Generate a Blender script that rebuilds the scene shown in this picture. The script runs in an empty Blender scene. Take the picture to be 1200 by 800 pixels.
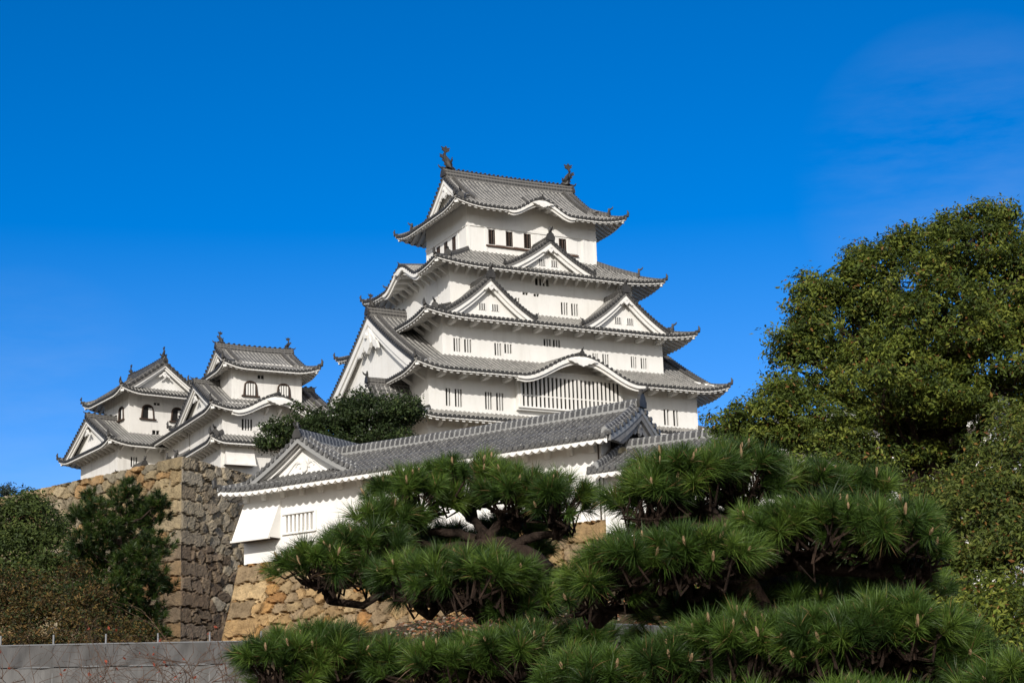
import bpy, math, random
import numpy as np
from mathutils import Vector, Matrix, Euler
random.seed(7); rng = np.random.default_rng(11)
SC = bpy.context.scene
COL = SC.collection
rad = math.radians

# ------------------------------------------------------------------ camera, sky, sun, exposure
CAM_H, CAM_F, CAM_P, CAM_R = 1.6, 2250.0, rad(14.41), rad(1.885)
cam = bpy.data.cameras.new('camera'); camo = bpy.data.objects.new('camera', cam); COL.objects.link(camo)
cam.sensor_fit = 'HORIZONTAL'; cam.sensor_width = 36.0; cam.lens = CAM_F/1200*36
cam.clip_start = 0.1; cam.clip_end = 20000
camo.matrix_world = Matrix.Translation((0, 0, CAM_H)) @ Matrix.Rotation(rad(90)+CAM_P, 4, 'X') @ Matrix.Rotation(-CAM_R, 4, 'Z')
SC.camera = camo

SUN_EL, SUN_AZ = rad(24.5), rad(180+12)          # azimuth clockwise from +Y
sd = Vector((math.sin(SUN_AZ)*math.cos(SUN_EL), math.cos(SUN_AZ)*math.cos(SUN_EL), math.sin(SUN_EL)))
W = bpy.data.worlds.new('World'); SC.world = W; W.use_nodes = True
nt = W.node_tree; nt.nodes.clear()
N = nt.nodes.new
out = N('ShaderNodeOutputWorld'); bg = N('ShaderNodeBackground'); sky = N('ShaderNodeTexSky')
sky.sky_type = 'NISHITA'; sky.sun_disc = False; sky.sun_elevation = SUN_EL; sky.sun_rotation = SUN_AZ
sky.altitude = 2500; sky.air_density = 1.0; sky.dust_density = 0.0; sky.ozone_density = 6.0
SUN_SIDE_FILL = (8.0, 7.7, 7.25)          # whiter sun-side sky added behind the camera as fill for shaded walls
hs = N('ShaderNodeHueSaturation'); hs.inputs['Hue'].default_value = .503; hs.inputs['Saturation'].default_value = 1.42; hs.inputs['Value'].default_value = 0.90
bg.inputs['Strength'].default_value = 0.11
# thin high cirrus, two faint wisps
tc = N('ShaderNodeTexCoord'); mp = N('ShaderNodeMapping'); mp.inputs['Scale'].default_value = (2.2, 2.2, 9.0); mp.inputs['Location'].default_value = (3.1, .4, 1.7)
nz = N('ShaderNodeTexNoise'); nz.inputs['Scale'].default_value = 2.3; nz.inputs['Detail'].default_value = 7; nz.inputs['Roughness'].default_value = 0.62
cr = N('ShaderNodeValToRGB'); cr.color_ramp.elements[0].position = 0.40; cr.color_ramp.elements[1].position = 0.80
cr.color_ramp.elements[0].color = (0, 0, 0, 1); cr.color_ramp.elements[1].color = (0.16, 0.16, 0.16, 1)
mx = N('ShaderNodeMixRGB'); mx.inputs['Color2'].default_value = (4.2, 5.0, 6.0, 1)
L = nt.links.new
L(tc.outputs['Generated'], mp.inputs['Vector']); L(mp.outputs['Vector'], nz.inputs['Vector']); L(nz.outputs['Fac'], cr.inputs['Fac'])
dt = N('ShaderNodeVectorMath'); dt.operation = 'DOT_PRODUCT'; dt.inputs[1].default_value = (math.sin(SUN_AZ), math.cos(SUN_AZ), .25)
nr = N('ShaderNodeVectorMath'); nr.operation = 'NORMALIZE'
mr = N('ShaderNodeMapRange'); mr.inputs['From Min'].default_value = -.15; mr.inputs['From Max'].default_value = .9; mr.interpolation_type = 'SMOOTHSTEP'
L(tc.outputs['Generated'], nr.inputs[0]); L(nr.outputs[0], dt.inputs[0]); L(dt.outputs['Value'], mr.inputs['Value'])
hz = N('ShaderNodeMixRGB'); hz.inputs['Color2'].default_value = (*SUN_SIDE_FILL, 1)
sz = N('ShaderNodeSeparateXYZ'); L(nr.outputs[0], sz.inputs[0])
for sock, a, b in (('Saturation', 1.12, 1.34), ('Value', 1.12, 1.06)):
    e = N('ShaderNodeMapRange'); e.inputs['From Min'].default_value = .14; e.inputs['From Max'].default_value = .42
    e.inputs['To Min'].default_value = a; e.inputs['To Max'].default_value = b; L(sz.outputs['Z'], e.inputs['Value']); L(e.outputs['Result'], hs.inputs[sock])
L(sky.outputs['Color'], hs.inputs['Color']); L(mr.outputs['Result'], hz.inputs['Fac']); L(hs.outputs['Color'], hz.inputs['Color1'])
L(hz.outputs['Color'], mx.inputs['Color1']); L(cr.outputs['Color'], mx.inputs['Fac'])
msk = None
for d_ in ((.231, .921, .312), (-.247, .948, .203)):      # the only two patches of sky that carry cirrus
    v_ = N('ShaderNodeVectorMath'); v_.operation = 'DOT_PRODUCT'; v_.inputs[1].default_value = Vector(d_).normalized(); L(nr.outputs[0], v_.inputs[0])
    e = N('ShaderNodeMapRange'); e.inputs['From Min'].default_value = .9962; e.inputs['From Max'].default_value = .9998; L(v_.outputs['Value'], e.inputs['Value'])
    if msk is None: msk = e.outputs['Result']
    else:
        a_ = N('ShaderNodeMath'); a_.operation = 'MAXIMUM'; L(msk, a_.inputs[0]); L(e.outputs['Result'], a_.inputs[1]); msk = a_.outputs[0]
mu = N('ShaderNodeMath'); mu.operation = 'MULTIPLY'; L(cr.outputs['Color'], mu.inputs[0]); L(msk, mu.inputs[1]); L(mu.outputs[0], mx.inputs['Fac'])
L(mx.outputs['Color'], bg.inputs['Color']); L(bg.outputs['Background'], out.inputs['Surface'])
sl = bpy.data.lights.new('sun', 'SUN'); sl.energy = 3.05; sl.angle = rad(0.5); sl.color = (1.0, 0.95, 0.885)
slo = bpy.data.objects.new('sun', sl); COL.objects.link(slo); slo.location = (0, -50, 120)
slo.rotation_euler = (-sd).to_track_quat('-Z', 'Y').to_euler()
SC.view_settings.view_transform = 'Standard'; SC.view_settings.look = 'None'
SC.view_settings.exposure = 0.35; SC.view_settings.gamma = 1.0; SC.view_settings.use_curve_mapping = False

def at(px, py, Y):
    """world point seen at photo pixel (px,py) at depth Y (used to measure where plants stand)"""
    u, v = (px-600)/CAM_F, (400-py)/CAM_F
    c, s = math.cos(CAM_R), math.sin(CAM_R)
    u, v = u*c+v*s, -u*s+v*c
    r = np.array([u, math.cos(CAM_P)-v*math.sin(CAM_P), math.sin(CAM_P)+v*math.cos(CAM_P)])
    return np.array([0, 0, CAM_H]) + r*(Y/r[1])

# ------------------------------------------------------------------ materials
def mat(name, base, rough=0.8, build=None, spec=0.3):
    m = bpy.data.materials.new(name); m.use_nodes = True
    b = m.node_tree.nodes['Principled BSDF']
    b.inputs['Base Color'].default_value = (*base, 1); b.inputs['Roughness'].default_value = rough
    b.inputs['Specular IOR Level'].default_value = spec
    if build: build(m.node_tree, b)
    return m
def nd(t, k, **kw):
    n = t.nodes.new(k)
    for a, b in kw.items():
        if a in n.inputs: n.inputs[a].default_value = b
        else: setattr(n, a, b)
    return n
def noise(t, scale, detail=5, rough=.6, coord='Object', sc=(1, 1, 1)):
    c = nd(t, 'ShaderNodeTexCoord'); m = nd(t, 'ShaderNodeMapping'); m.inputs['Scale'].default_value = sc
    n = nd(t, 'ShaderNodeTexNoise', Scale=scale, Detail=detail, Roughness=rough)
    t.links.new(c.outputs[coord], m.inputs['Vector']); t.links.new(m.outputs['Vector'], n.inputs['Vector'])
    return n.outputs['Fac']
def ramp(t, fac, stops):
    r = nd(t, 'ShaderNodeValToRGB'); e = r.color_ramp.elements
    while len(e) < len(stops): e.new(0.5)
    for el, (p, c) in zip(e, stops):
        el.position = p; el.color = (*c, 1) if len(c) == 3 else c
    t.links.new(fac, r.inputs['Fac']); return r.outputs['Color']
def mixc(t, fac, a, b, mode='MIX'):
    m = nd(t, 'ShaderNodeMixRGB', blend_type=mode)
    for s, x in ((m.inputs['Fac'], fac), (m.inputs['Color1'], a), (m.inputs['Color2'], b)):
        if hasattr(x, 'is_linked'): t.links.new(x, s)
        elif isinstance(x, (int, float)): s.default_value = x
        else: s.default_value = (*x, 1)
    return m.outputs['Color']
def bump(t, b, h, strength=.3, dist=.02):
    n = nd(t, 'ShaderNodeBump', Strength=strength, Distance=dist)
    t.links.new(h, n.inputs['Height']); t.links.new(n.outputs['Normal'], b.inputs['Normal'])
def mth(t, op, a, b=None):
    m = nd(t, 'ShaderNodeMath', operation=op)
    for i, x in enumerate((a, b)):
        if x is None: continue
        if hasattr(x, 'is_linked'): t.links.new(x, m.inputs[i])
        else: m.inputs[i].default_value = x
    return m.outputs[0]

def plaster_b(lo, mid, hi, streak=.35):
    def f(t, b):
        n1 = noise(t, .55, 6, .65); n2 = noise(t, 2.2, 5, .6, sc=(1, 1, .12))
        c = ramp(t, n1, [(.3, mid), (.65, hi)])
        s = ramp(t, n2, [(.50, (0, 0, 0)), (.78, (1, 1, 1))])
        fac = mth(t, 'MULTIPLY', s, streak)
        c = mixc(t, fac, c, lo)
        t.links.new(c, b.inputs['Base Color'])
        bump(t, b, noise(t, 7, 5, .6), .12, .02)
    return f
M = {}
M['plaster'] = mat('white_plaster', (.8, .78, .74), .85, plaster_b((.60, .57, .52), (.75, .73, .685), (.80, .785, .745), .42))
M['plaster_old'] = mat('weathered_plaster', (.7, .68, .64), .85, plaster_b((.40, .375, .34), (.68, .655, .61), (.77, .75, .705), .55))
M['plaster_new'] = mat('fresh_plaster', (.84, .83, .8), .85, plaster_b((.68, .66, .62), (.795, .78, .745), (.83, .815, .78), .40))
M['plaster_trim'] = mat('plaster_trim', (.76, .74, .7), .85, plaster_b((.5, .475, .43), (.71, .695, .655), (.78, .765, .73), .35))

def tile_b(dark, light, joint, jw):
    def f(t, b):
        uv = nd(t, 'ShaderNodeUVMap', uv_map='UVMap'); sx = nd(t, 'ShaderNodeSeparateXYZ')
        t.links.new(uv.outputs['UV'], sx.inputs[0])
        fx = mth(t, 'FRACT', sx.outputs[0]); d = mth(t, 'ABSOLUTE', mth(t, 'SUBTRACT', fx, .5))
        side = mth(t, 'MULTIPLY', mth(t, 'GREATER_THAN', d, .185), mth(t, 'LESS_THAN', d, .185+jw))
        fy = mth(t, 'FRACT', sx.outputs[1])
        ring = mth(t, 'MULTIPLY', mth(t, 'LESS_THAN', fy, .22), mth(t, 'LESS_THAN', d, .2))
        j = mth(t, 'MAXIMUM', side, ring)
        # plaster is worn away in places
        wn = ramp(t, noise(t, 1.1, 5, .7), [(.33, (.35, .35, .35)), (.58, (1, 1, 1))])
        j = mth(t, 'MULTIPLY', j, wn)
        cell = nd(t, 'ShaderNodeTexWhiteNoise', noise_dimensions='2D')
        fl = nd(t, 'ShaderNodeVectorMath', operation='FLOOR'); t.links.new(uv.outputs['UV'], fl.inputs[0])
        t.links.new(fl.outputs[0], cell.inputs['Vector'])
        n = mth(t, 'ADD', mth(t, 'MULTIPLY', cell.outputs['Value'], .55), mth(t, 'MULTIPLY', noise(t, .45, 6, .7), .6))
        c = ramp(t, n, [(.2, dark), (.8, light)])
        c = mixc(t, j, c, joint)
        t.links.new(c, b.inputs['Base Color'])
    return f
M['tile'] = mat('roof_tile', (.15, .15, .15), .6, tile_b((.05, .049, .047), (.145, .142, .135), (.40, .385, .355), .062), .4)
M['tile_gate'] = mat('gate_roof_tile', (.1, .1, .1), .5, tile_b((.034, .033, .032), (.100, .098, .093), (.24, .235, .225), .035), .45)
def dark_b(a, b2):
    def f(t, b):
        c = ramp(t, noise(t, 3.2, 5, .7), [(.3, a), (.7, b2)]); t.links.new(c, b.inputs['Base Color'])
    return f
M['cap'] = mat('eave_tile', (.06, .06, .06), .6, dark_b((.018, .018, .018), (.06, .058, .055)), .4)
M['cap_gate'] = mat('gate_eave_tile', (.1, .1, .11), .5, dark_b((.034, .033, .032), (.15, .147, .14)), .45)
def ridge_b(a, b2, jn, posts=False):
    def f(t, b):
        uv = nd(t, 'ShaderNodeUVMap', uv_map='UVMap'); sx = nd(t, 'ShaderNodeSeparateXYZ'); t.links.new(uv.outputs['UV'], sx.inputs[0])
        fx = mth(t, 'FRACT', sx.outputs[0]); fy = mth(t, 'FRACT', sx.outputs[1])
        j = mth(t, 'MAXIMUM', mth(t, 'LESS_THAN', fx, .22), mth(t, 'MULTIPLY', mth(t, 'LESS_THAN', fy, .16), .6))
        if posts:
            low = mth(t, 'MAXIMUM', mth(t, 'LESS_THAN', sx.outputs[0], .30), mth(t, 'GREATER_THAN', sx.outputs[0], 5.70))
            j = mth(t, 'MAXIMUM', mth(t, 'MULTIPLY', low, 1.1), mth(t, 'LESS_THAN', fy, .30))
        c = ramp(t, noise(t, 2.5, 5, .7), [(.3, a), (.7, b2)])
        c = mixc(t, mth(t, 'MULTIPLY', j, .75), c, jn); t.links.new(c, b.inputs['Base Color'])
    return f
M['ridge'] = mat('ridge_tile', (.1, .1, .1), .6, ridge_b((.025, .024, .023), (.075, .072, .068), (.21, .20, .185)), .4)
M['ridge_gate'] = mat('gate_ridge_tile', (.1, .1, .1), .55, ridge_b((.035, .035, .037), (.10, .10, .102), (.30, .30, .29), True), .45)
M['bronze'] = mat('dark_ornament_tile', (.05, .048, .045), .55, dark_b((.018, .017, .016), (.055, .052, .048)), .4)
M['shade_grey'] = mat('shade_grey_gable', (.2, .2, .2), .8, dark_b((.13, .13, .13), (.26, .255, .25)))  # gate-style gables: shade painted into the wall, board and pendant colour
M['void'] = mat('window_dark', (.012, .011, .010), .7)
M['wood'] = mat('brown_wood', (.09, .045, .03), .7, dark_b((.06, .03, .02), (.13, .07, .045)))
M['frame_dark'] = mat('dark_window_frame', (.05, .035, .025), .6, dark_b((.03, .02, .015), (.08, .05, .035)))
M['metal'] = mat('grey_metal', (.17, .175, .18), .4, None, .5)
M['horn'] = mat('loudspeaker_paint', (.42, .38, .27), .5)
def stone_b(t, b):
    a = nd(t, 'ShaderNodeVertexColor', layer_name='col')
    n = noise(t, 2.4, 8, .72)
    v = ramp(t, n, [(.28, (.42, .40, .37)), (.5, (.95, .95, .95)), (.74, (1.38, 1.34, 1.26))])
    c = mixc(t, 1.0, a.outputs['Color'], v, 'MULTIPLY')
    lich = ramp(t, noise(t, .9, 7, .7), [(.55, (0, 0, 0)), (.72, (1, 1, 1))])
    c = mixc(t, mth(t, 'MULTIPLY', lich, .24), c, (.20, .185, .15))
    t.links.new(c, b.inputs['Base Color'])
    bump(t, b, noise(t, 6.5, 10, .78), 1.0, .16)
M['stone'] = mat('wall_stone', (.3, .26, .2), .9, stone_b, .15)
def ground_b(t, b):
    c = ramp(t, noise(t, .6, 8, .7), [(.25, (.035, .05, .018)), (.45, (.075, .06, .035)), (.6, (.13, .085, .05)), (.8, (.2, .16, .11))])
    d = ramp(t, noise(t, 9, 6, .75), [(.3, (.35, .33, .3)), (.7, (1.35, 1.3, 1.2))])
    t.links.new(mixc(t, 1.0, c, d, 'MULTIPLY'), b.inputs['Base Color']); bump(t, b, noise(t, 7, 8, .75), 1.0, .15)
M['ground'] = mat('leaf_litter_ground', (.1, .08, .05), .95, ground_b, .1)
M['earth'] = mat('terrace_gravel', (.25, .22, .17), .95, lambda t, b: t.links.new(ramp(t, noise(t, 3, 8, .7), [(.3, (.16, .14, .11)), (.7, (.3, .27, .22))]), b.inputs['Base Color']), .1)
def bark_b(a, b2):
    def f(t, b):
        n = noise(t, 5, 8, .7, sc=(1, 1, .45)); n2 = noise(t, 24, 6, .7, sc=(1, 1, .4))
        c = ramp(t, n, [(.3, a), (.7, b2)]); c = mixc(t, 1.0, c, ramp(t, n2, [(.3, (.4, .4, .4)), (.7, (1.4, 1.35, 1.3))]), 'MULTIPLY')
        t.links.new(c, b.inputs['Base Color']); bump(t, b, n2, 1.0, .04)
    return f
M['bark'] = mat('pine_bark', (.1, .07, .05), .95, bark_b((.06, .04, .03), (.20, .13, .095)), .1)
M['twig'] = mat('pine_twig', (.06, .04, .03), .95, bark_b((.016, .012, .010), (.060, .040, .030)), .1)
M['bark_dark'] = mat('dark_bark', (.04, .03, .025), .95, bark_b((.022, .017, .014), (.07, .05, .04)), .1)
def leaf_b(transl):
    def f(t, b):
        a = nd(t, 'ShaderNodeVertexColor', layer_name='col'); t.links.new(a.outputs['Color'], b.inputs['Base Color'])
        if transl:
            o = [n for n in t.nodes if n.type == 'OUTPUT_MATERIAL'][0]
            tr = nd(t, 'ShaderNodeBsdfTranslucent'); mx = nd(t, 'ShaderNodeMixShader'); mx.inputs[0].default_value = transl
            t.links.new(a.outputs['Color'], tr.inputs['Color']); t.links.new(b.outputs[0], mx.inputs[1]); t.links.new(tr.outputs[0], mx.inputs[2])
            t.links.new(mx.outputs[0], o.inputs['Surface'])
    return f
M['leaf'] = mat('leaves', (.05, .08, .02), .55, leaf_b(.22), .22)
M['needle'] = mat('pine_needles', (.05, .09, .02), .5, leaf_b(.12), .35)
M['bud'] = mat('pine_bud', (.27, .18, .10), .8)
def cloth_b(a, b2):
    def f(t, b):
        n = noise(t, 1.3, 5, .6, sc=(1, 1, .3)); t.links.new(ramp(t, n, [(.3, a), (.7, b2)]), b.inputs['Base Color'])
        bump(t, b, noise(t, 1.6, 4, .5, sc=(2.2, 1, .35)), .55, .12)
    return f
M['mesh_grey'] = mat('grey_mesh_sheet', (.17, .165, .16), .8, cloth_b((.075, .073, .072), (.115, .112, .11)), .2)
M['mesh_pale'] = mat('pale_mesh_sheet', (.3, .29, .28), .75, cloth_b((.085, .083, .081), (.165, .16, .155)), .25)
M['red_leaf'] = mat('red_leaf', (.35, .06, .03), .6)

# ------------------------------------------------------------------ mesh builder
class MB:
    def __init__(s): s.v = []; s.fi = []; s.fc = []; s.fm = []; s.uv = []; s.col = []; s.n = 0; s.hascol = False
    def add(s, v, f, m=0, uv=None, col=None):
        v = np.asarray(v, float).reshape(-1, 3); k = len(v)
        s.v.append(v)
        if isinstance(f, np.ndarray):
            s.fi.append((f+s.n).ravel()); s.fc.append(np.full(len(f), f.shape[1])); s.fm.append(np.full(len(f), m))
        else:
            for q in f:
                s.fi.append(np.array(q)+s.n); s.fc.append(np.array([len(q)])); s.fm.append(np.array([m]))
        s.uv.append(np.zeros((k, 2)) if uv is None else np.asarray(uv, float).reshape(-1, 2))
        if col is not None: s.hascol = True
        s.col.append(np.ones((k, 3)) if col is None else np.broadcast_to(np.asarray(col, float), (k, 3)))
        s.n += k
    def grid(s, P, m=0, uv=None, mask=None, col=None):
        a, b = P.shape[:2]
        i = np.arange(a*b).reshape(a, b)
        f = np.stack([i[:-1, :-1], i[1:, :-1], i[1:, 1:], i[:-1, 1:]], -1).reshape(-1, 4)
        if mask is not None: f = f[mask.ravel()]
        s.add(P.reshape(-1, 3), f, m, uv, col)
    def box(s, c, d, m=0, rot=0.0):
        c = np.array(c, float); d = np.array(d, float)/2
        v = np.array([[x, y, z] for x in (-1, 1) for y in (-1, 1) for z in (-1, 1)])*d
        if rot:
            co, si = math.cos(rot), math.sin(rot); v = np.stack([v[:, 0]*co-v[:, 1]*si, v[:, 0]*si+v[:, 1]*co, v[:, 2]], 1)
        s.add(v+c, np.array([[0, 1, 3, 2], [4, 6, 7, 5], [0, 4, 5, 1], [2, 3, 7, 6], [0, 2, 6, 4], [1, 5, 7, 3]]), m)
    def tube(s, pts, radii, sides=6, m=0, col=None, cap=True):
        pts = np.asarray(pts, float); n = len(pts); radii = np.broadcast_to(np.asarray(radii, float), (n,))
        T = np.gradient(pts, axis=0); T /= np.linalg.norm(T, axis=1)[:, None]+1e-9
        up = np.array([0.13, 0.21, 0.97]); A = np.cross(T, up); A /= np.linalg.norm(A, axis=1)[:, None]+1e-9; B = np.cross(T, A)
        th = np.linspace(0, 2*np.pi, sides, endpoint=False)
        P = pts[:, None]+radii[:, None, None]*(np.cos(th)[None, :, None]*A[:, None]+np.sin(th)[None, :, None]*B[:, None])
        i = np.arange(n*sides).reshape(n, sides); j = np.roll(i, -1, 1)
        f = np.stack([i[:-1], i[1:], j[1:], j[:-1]], -1).reshape(-1, 4)
        s.add(P.reshape(-1, 3), f, m, None, col)
        if cap and sides > 3:
            b = s.n-n*sides
            s.add(np.zeros((0, 3)), [], m)
            for row in (i[0], i[-1]):
                s.fi.append(row+b); s.fc.append(np.array([sides])); s.fm.append(np.array([m]))
    def poly(s, pts2, o, xd, yd, nd_, thick, m=0):
        """extruded outline: pts2 in (x,y) along xd,yd from o, thickness along nd_"""
        o, xd, yd, nd_ = (np.array(a, float) for a in (o, xd, yd, nd_)); p = np.asarray(pts2, float)
        a = o+p[:, :1]*xd+p[:, 1:2]*yd; k = len(p)
        f = [list(range(k)), list(range(2*k-1, k-1, -1))]+[[i, (i+1) % k, k+(i+1) % k, k+i] for i in range(k)]
        s.add(np.concatenate([a, a+nd_*thick]), f, m)
    def sweep(s, pts, w, h, m=0, base=0.0, ends=True):
        """ridge of tiles along a path: stacked profile, width w, height h"""
        pts = np.asarray(pts, float); T = np.gradient(pts, axis=0); T[:, 2] = 0
        T /= np.linalg.norm(T, axis=1)[:, None]+1e-9; S = np.stack([-T[:, 1], T[:, 0], np.zeros(len(T))], 1)
        pr = [(-.5, base/h if h else 0), (-.5, .30), (-.42, .34), (-.42, .66), (-.30, .70), (-.22, .92), (0, 1.0), (.22, .92), (.30, .70), (.42, .66), (.42, .34), (.5, .30), (.5, base/h if h else 0)]
        ln = np.concatenate([[0], np.cumsum(np.linalg.norm(np.diff(pts, axis=0), axis=1))])
        P = np.stack([pts+S*(a*w)+np.array([0, 0, b*h]) for a, b in pr], 1)
        uv = np.stack(np.meshgrid(ln/.3, np.linspace(0, 6, len(pr)), indexing='ij')[::-1], -1)
        s.grid(P, m, uv.reshape(-1, 2))
        if ends:
            for r in (P[0], P[-1]): s.add(r, [list(range(len(pr)))], m)
    def build(s, name, mats, parent=None, smooth=False, z0=0.0, xf=None):
        v = np.concatenate(s.v) if s.v else np.zeros((0, 3))
        if xf is not None:
            cx, cy, r = xf; c, si = math.cos(r), math.sin(r)
            v = np.stack([cx+v[:, 0]*c-v[:, 1]*si, cy+v[:, 0]*si+v[:, 1]*c, v[:, 2]], 1)
        v = v-np.array([0, 0, z0])
        fi = np.concatenate(s.fi).astype(np.int32); fc = np.concatenate(s.fc).astype(np.int32)
        me = bpy.data.meshes.new(name)
        me.vertices.add(len(v)); me.vertices.foreach_set('co', v.astype(np.float32).ravel())
        me.loops.add(len(fi)); me.loops.foreach_set('vertex_index', fi)
        me.polygons.add(len(fc)); me.polygons.foreach_set('loop_start', np.concatenate([[0], np.cumsum(fc)[:-1]]).astype(np.int32))
        me.polygons.foreach_set('material_index', np.concatenate(s.fm).astype(np.int32))
        uvl = me.uv_layers.new(name='UVMap'); uvl.data.foreach_set('uv', np.concatenate(s.uv)[fi].astype(np.float32).ravel())
        if s.hascol:
            c = np.concatenate(s.col); c = np.concatenate([c, np.ones((len(c), 1))], 1)
            a = me.attributes.new('col', 'FLOAT_COLOR', 'POINT'); a.data.foreach_set('color', c.astype(np.float32).ravel())
        me.polygons.foreach_set('use_smooth', np.full(len(fc), smooth))
        me.update(calc_edges=True); me.validate()
        for m in (mats if isinstance(mats, (list, tuple)) else [mats]): me.materials.append(M[m])
        o = bpy.data.objects.new(name, me); COL.objects.link(o)
        if parent is not None: o.parent = parent
        return o
def tag(o, label=None, cat=None, group=None, kind=None):
    if label: o['label'] = label
    if cat: o['category'] = cat
    if group: o['group'] = group
    if kind: o['kind'] = kind
    return o
def thing(name, label, cat, loc, rz=0.0, group=None):
    o = bpy.data.objects.new(name, None); COL.objects.link(o); o.location = loc; o.rotation_euler = (0, 0, rz)
    o.empty_display_size = .5
    return tag(o, label, cat, group)
def part_copy(o, parent, loc=(0, 0, 0), rz=0.0):
    c = o.copy(); COL.objects.link(c); c.parent = parent; c.location = loc; c.rotation_euler = (0, 0, rz); return c

# ------------------------------------------------------------------ Japanese tiled roofs
KEEP = dict(pitch=.42, r=.105, tile='tile', cap='cap', ridge='ridge', trim='plaster_trim', board=.13, sof='rafter', rs=.60, rw=.27, rh=.30)
SMALL = dict(KEEP, pitch=.33, r=.085, rs=.48, rw=.21, rh=.24)
GATE = dict(pitch=.31, r=.085, tile='tile_gate', cap='cap_gate', ridge='ridge_gate', trim='plaster_new', board=.10, sof='wave', rs=.42, rw=.2, rh=.16)
def frame_of(side, Lx, Ly):
    return {'f': lambda u, v, z: np.stack([u, -Ly+v, z], -1), 'r': lambda u, v, z: np.stack([Lx-v, u, z], -1),
            'b': lambda u, v, z: np.stack([-u, Ly-v, z], -1), 'l': lambda u, v, z: np.stack([-Lx+v, -u, z], -1)}[side]
def tile_patch(mb, u0, u1, vmax, Z, frame, st, nv=8, vmin=0.0, caps=True, steps=False, m=0, mcap=1):
    n = max(1, round((u1-u0)/st['pitch'])); p = (u1-u0)/n; r = st['r']
    off = np.array([-.5, -.26, -.2, -.1, 0, .1, .2, .26]); hh = np.array([0, 0, .6, .92, 1, .92, .6, 0])*r
    off = np.array([-.5, -.25, -.19, 0, .19, .25]); hh = np.array([0, 0, .72, 1, .72, 0])*r
    U = (np.arange(n)[:, None]+.5+off[None]).ravel(); H = np.tile(hh, n); U = np.append(U, n); H = np.append(H, 0)
    uvx = U.copy(); U = u0+U*p
    vm = np.maximum(vmax(U), vmin)
    if steps:
        k = nv; a = np.linspace(0, 1, k+1); t = np.sort(np.concatenate([a, a[1:-1]-1e-3])); saw = np.zeros(len(t))
        fr = (t*k) % 1.0; saw = -.045*np.where(fr > .95, 1, fr)   # every tile overlaps the next one down
    else: t = np.linspace(0, 1, nv+1); saw = np.zeros(nv+1)
    V = vmin+(vm-vmin)[:, None]*t[None]
    UU = np.broadcast_to(U[:, None], V.shape)
    Zz = Z(UU, V)+H[:, None]+saw[None]*(H[:, None]/r*.8+.2)
    P = frame(UU, V, Zz)
    mask = ((vm[:-1]-vmin > .02) | (vm[1:]-vmin > .02))[:, None] & np.ones((1, len(t)-1), bool)
    mb.grid(P, m, np.stack([np.broadcast_to(uvx[:, None], V.shape), V/.30], -1).reshape(-1, 2), mask)
    if caps:
        uc = u0+(np.arange(n)+.5)*p; rc = min(r*1.35, p*.37)
        th = np.linspace(0, 2*np.pi, 9)[:-1]
        zc = Z(uc, np.zeros(n))+.02
        for v_a, v_b in ((-.07, .12),):
            uu = uc[:, None]+rc*np.cos(th)[None]; zz = zc[:, None]+rc*np.sin(th)[None]
            A = frame(uu, np.full_like(uu, v_a), zz); B = frame(uu, np.full_like(uu, v_b), zz)
            i = np.arange(n*8).reshape(n, 8); j = np.roll(i, -1, 1)
            f4 = np.stack([i, j, j+n*8, i+n*8], -1).reshape(-1, 4)
            b0 = mb.n; mb.add(np.concatenate([A.reshape(-1, 3), B.reshape(-1, 3)]), f4, mcap)
            mb.fi.append((i+b0).ravel()); mb.fc.append(np.full(n, 8)); mb.fm.append(np.full(n, mcap))
        # drip edge of the flat tiles
        z1 = Z(U, np.zeros(len(U)))+H; sag = np.where(H > 0, -.06, -.11)
        Q = np.stack([frame(U, np.zeros(len(U)), z1), frame(U, np.full(len(U), -.015), Z(U, np.zeros(len(U)))+sag)], 1)
        mb.grid(Q, mcap)
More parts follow.
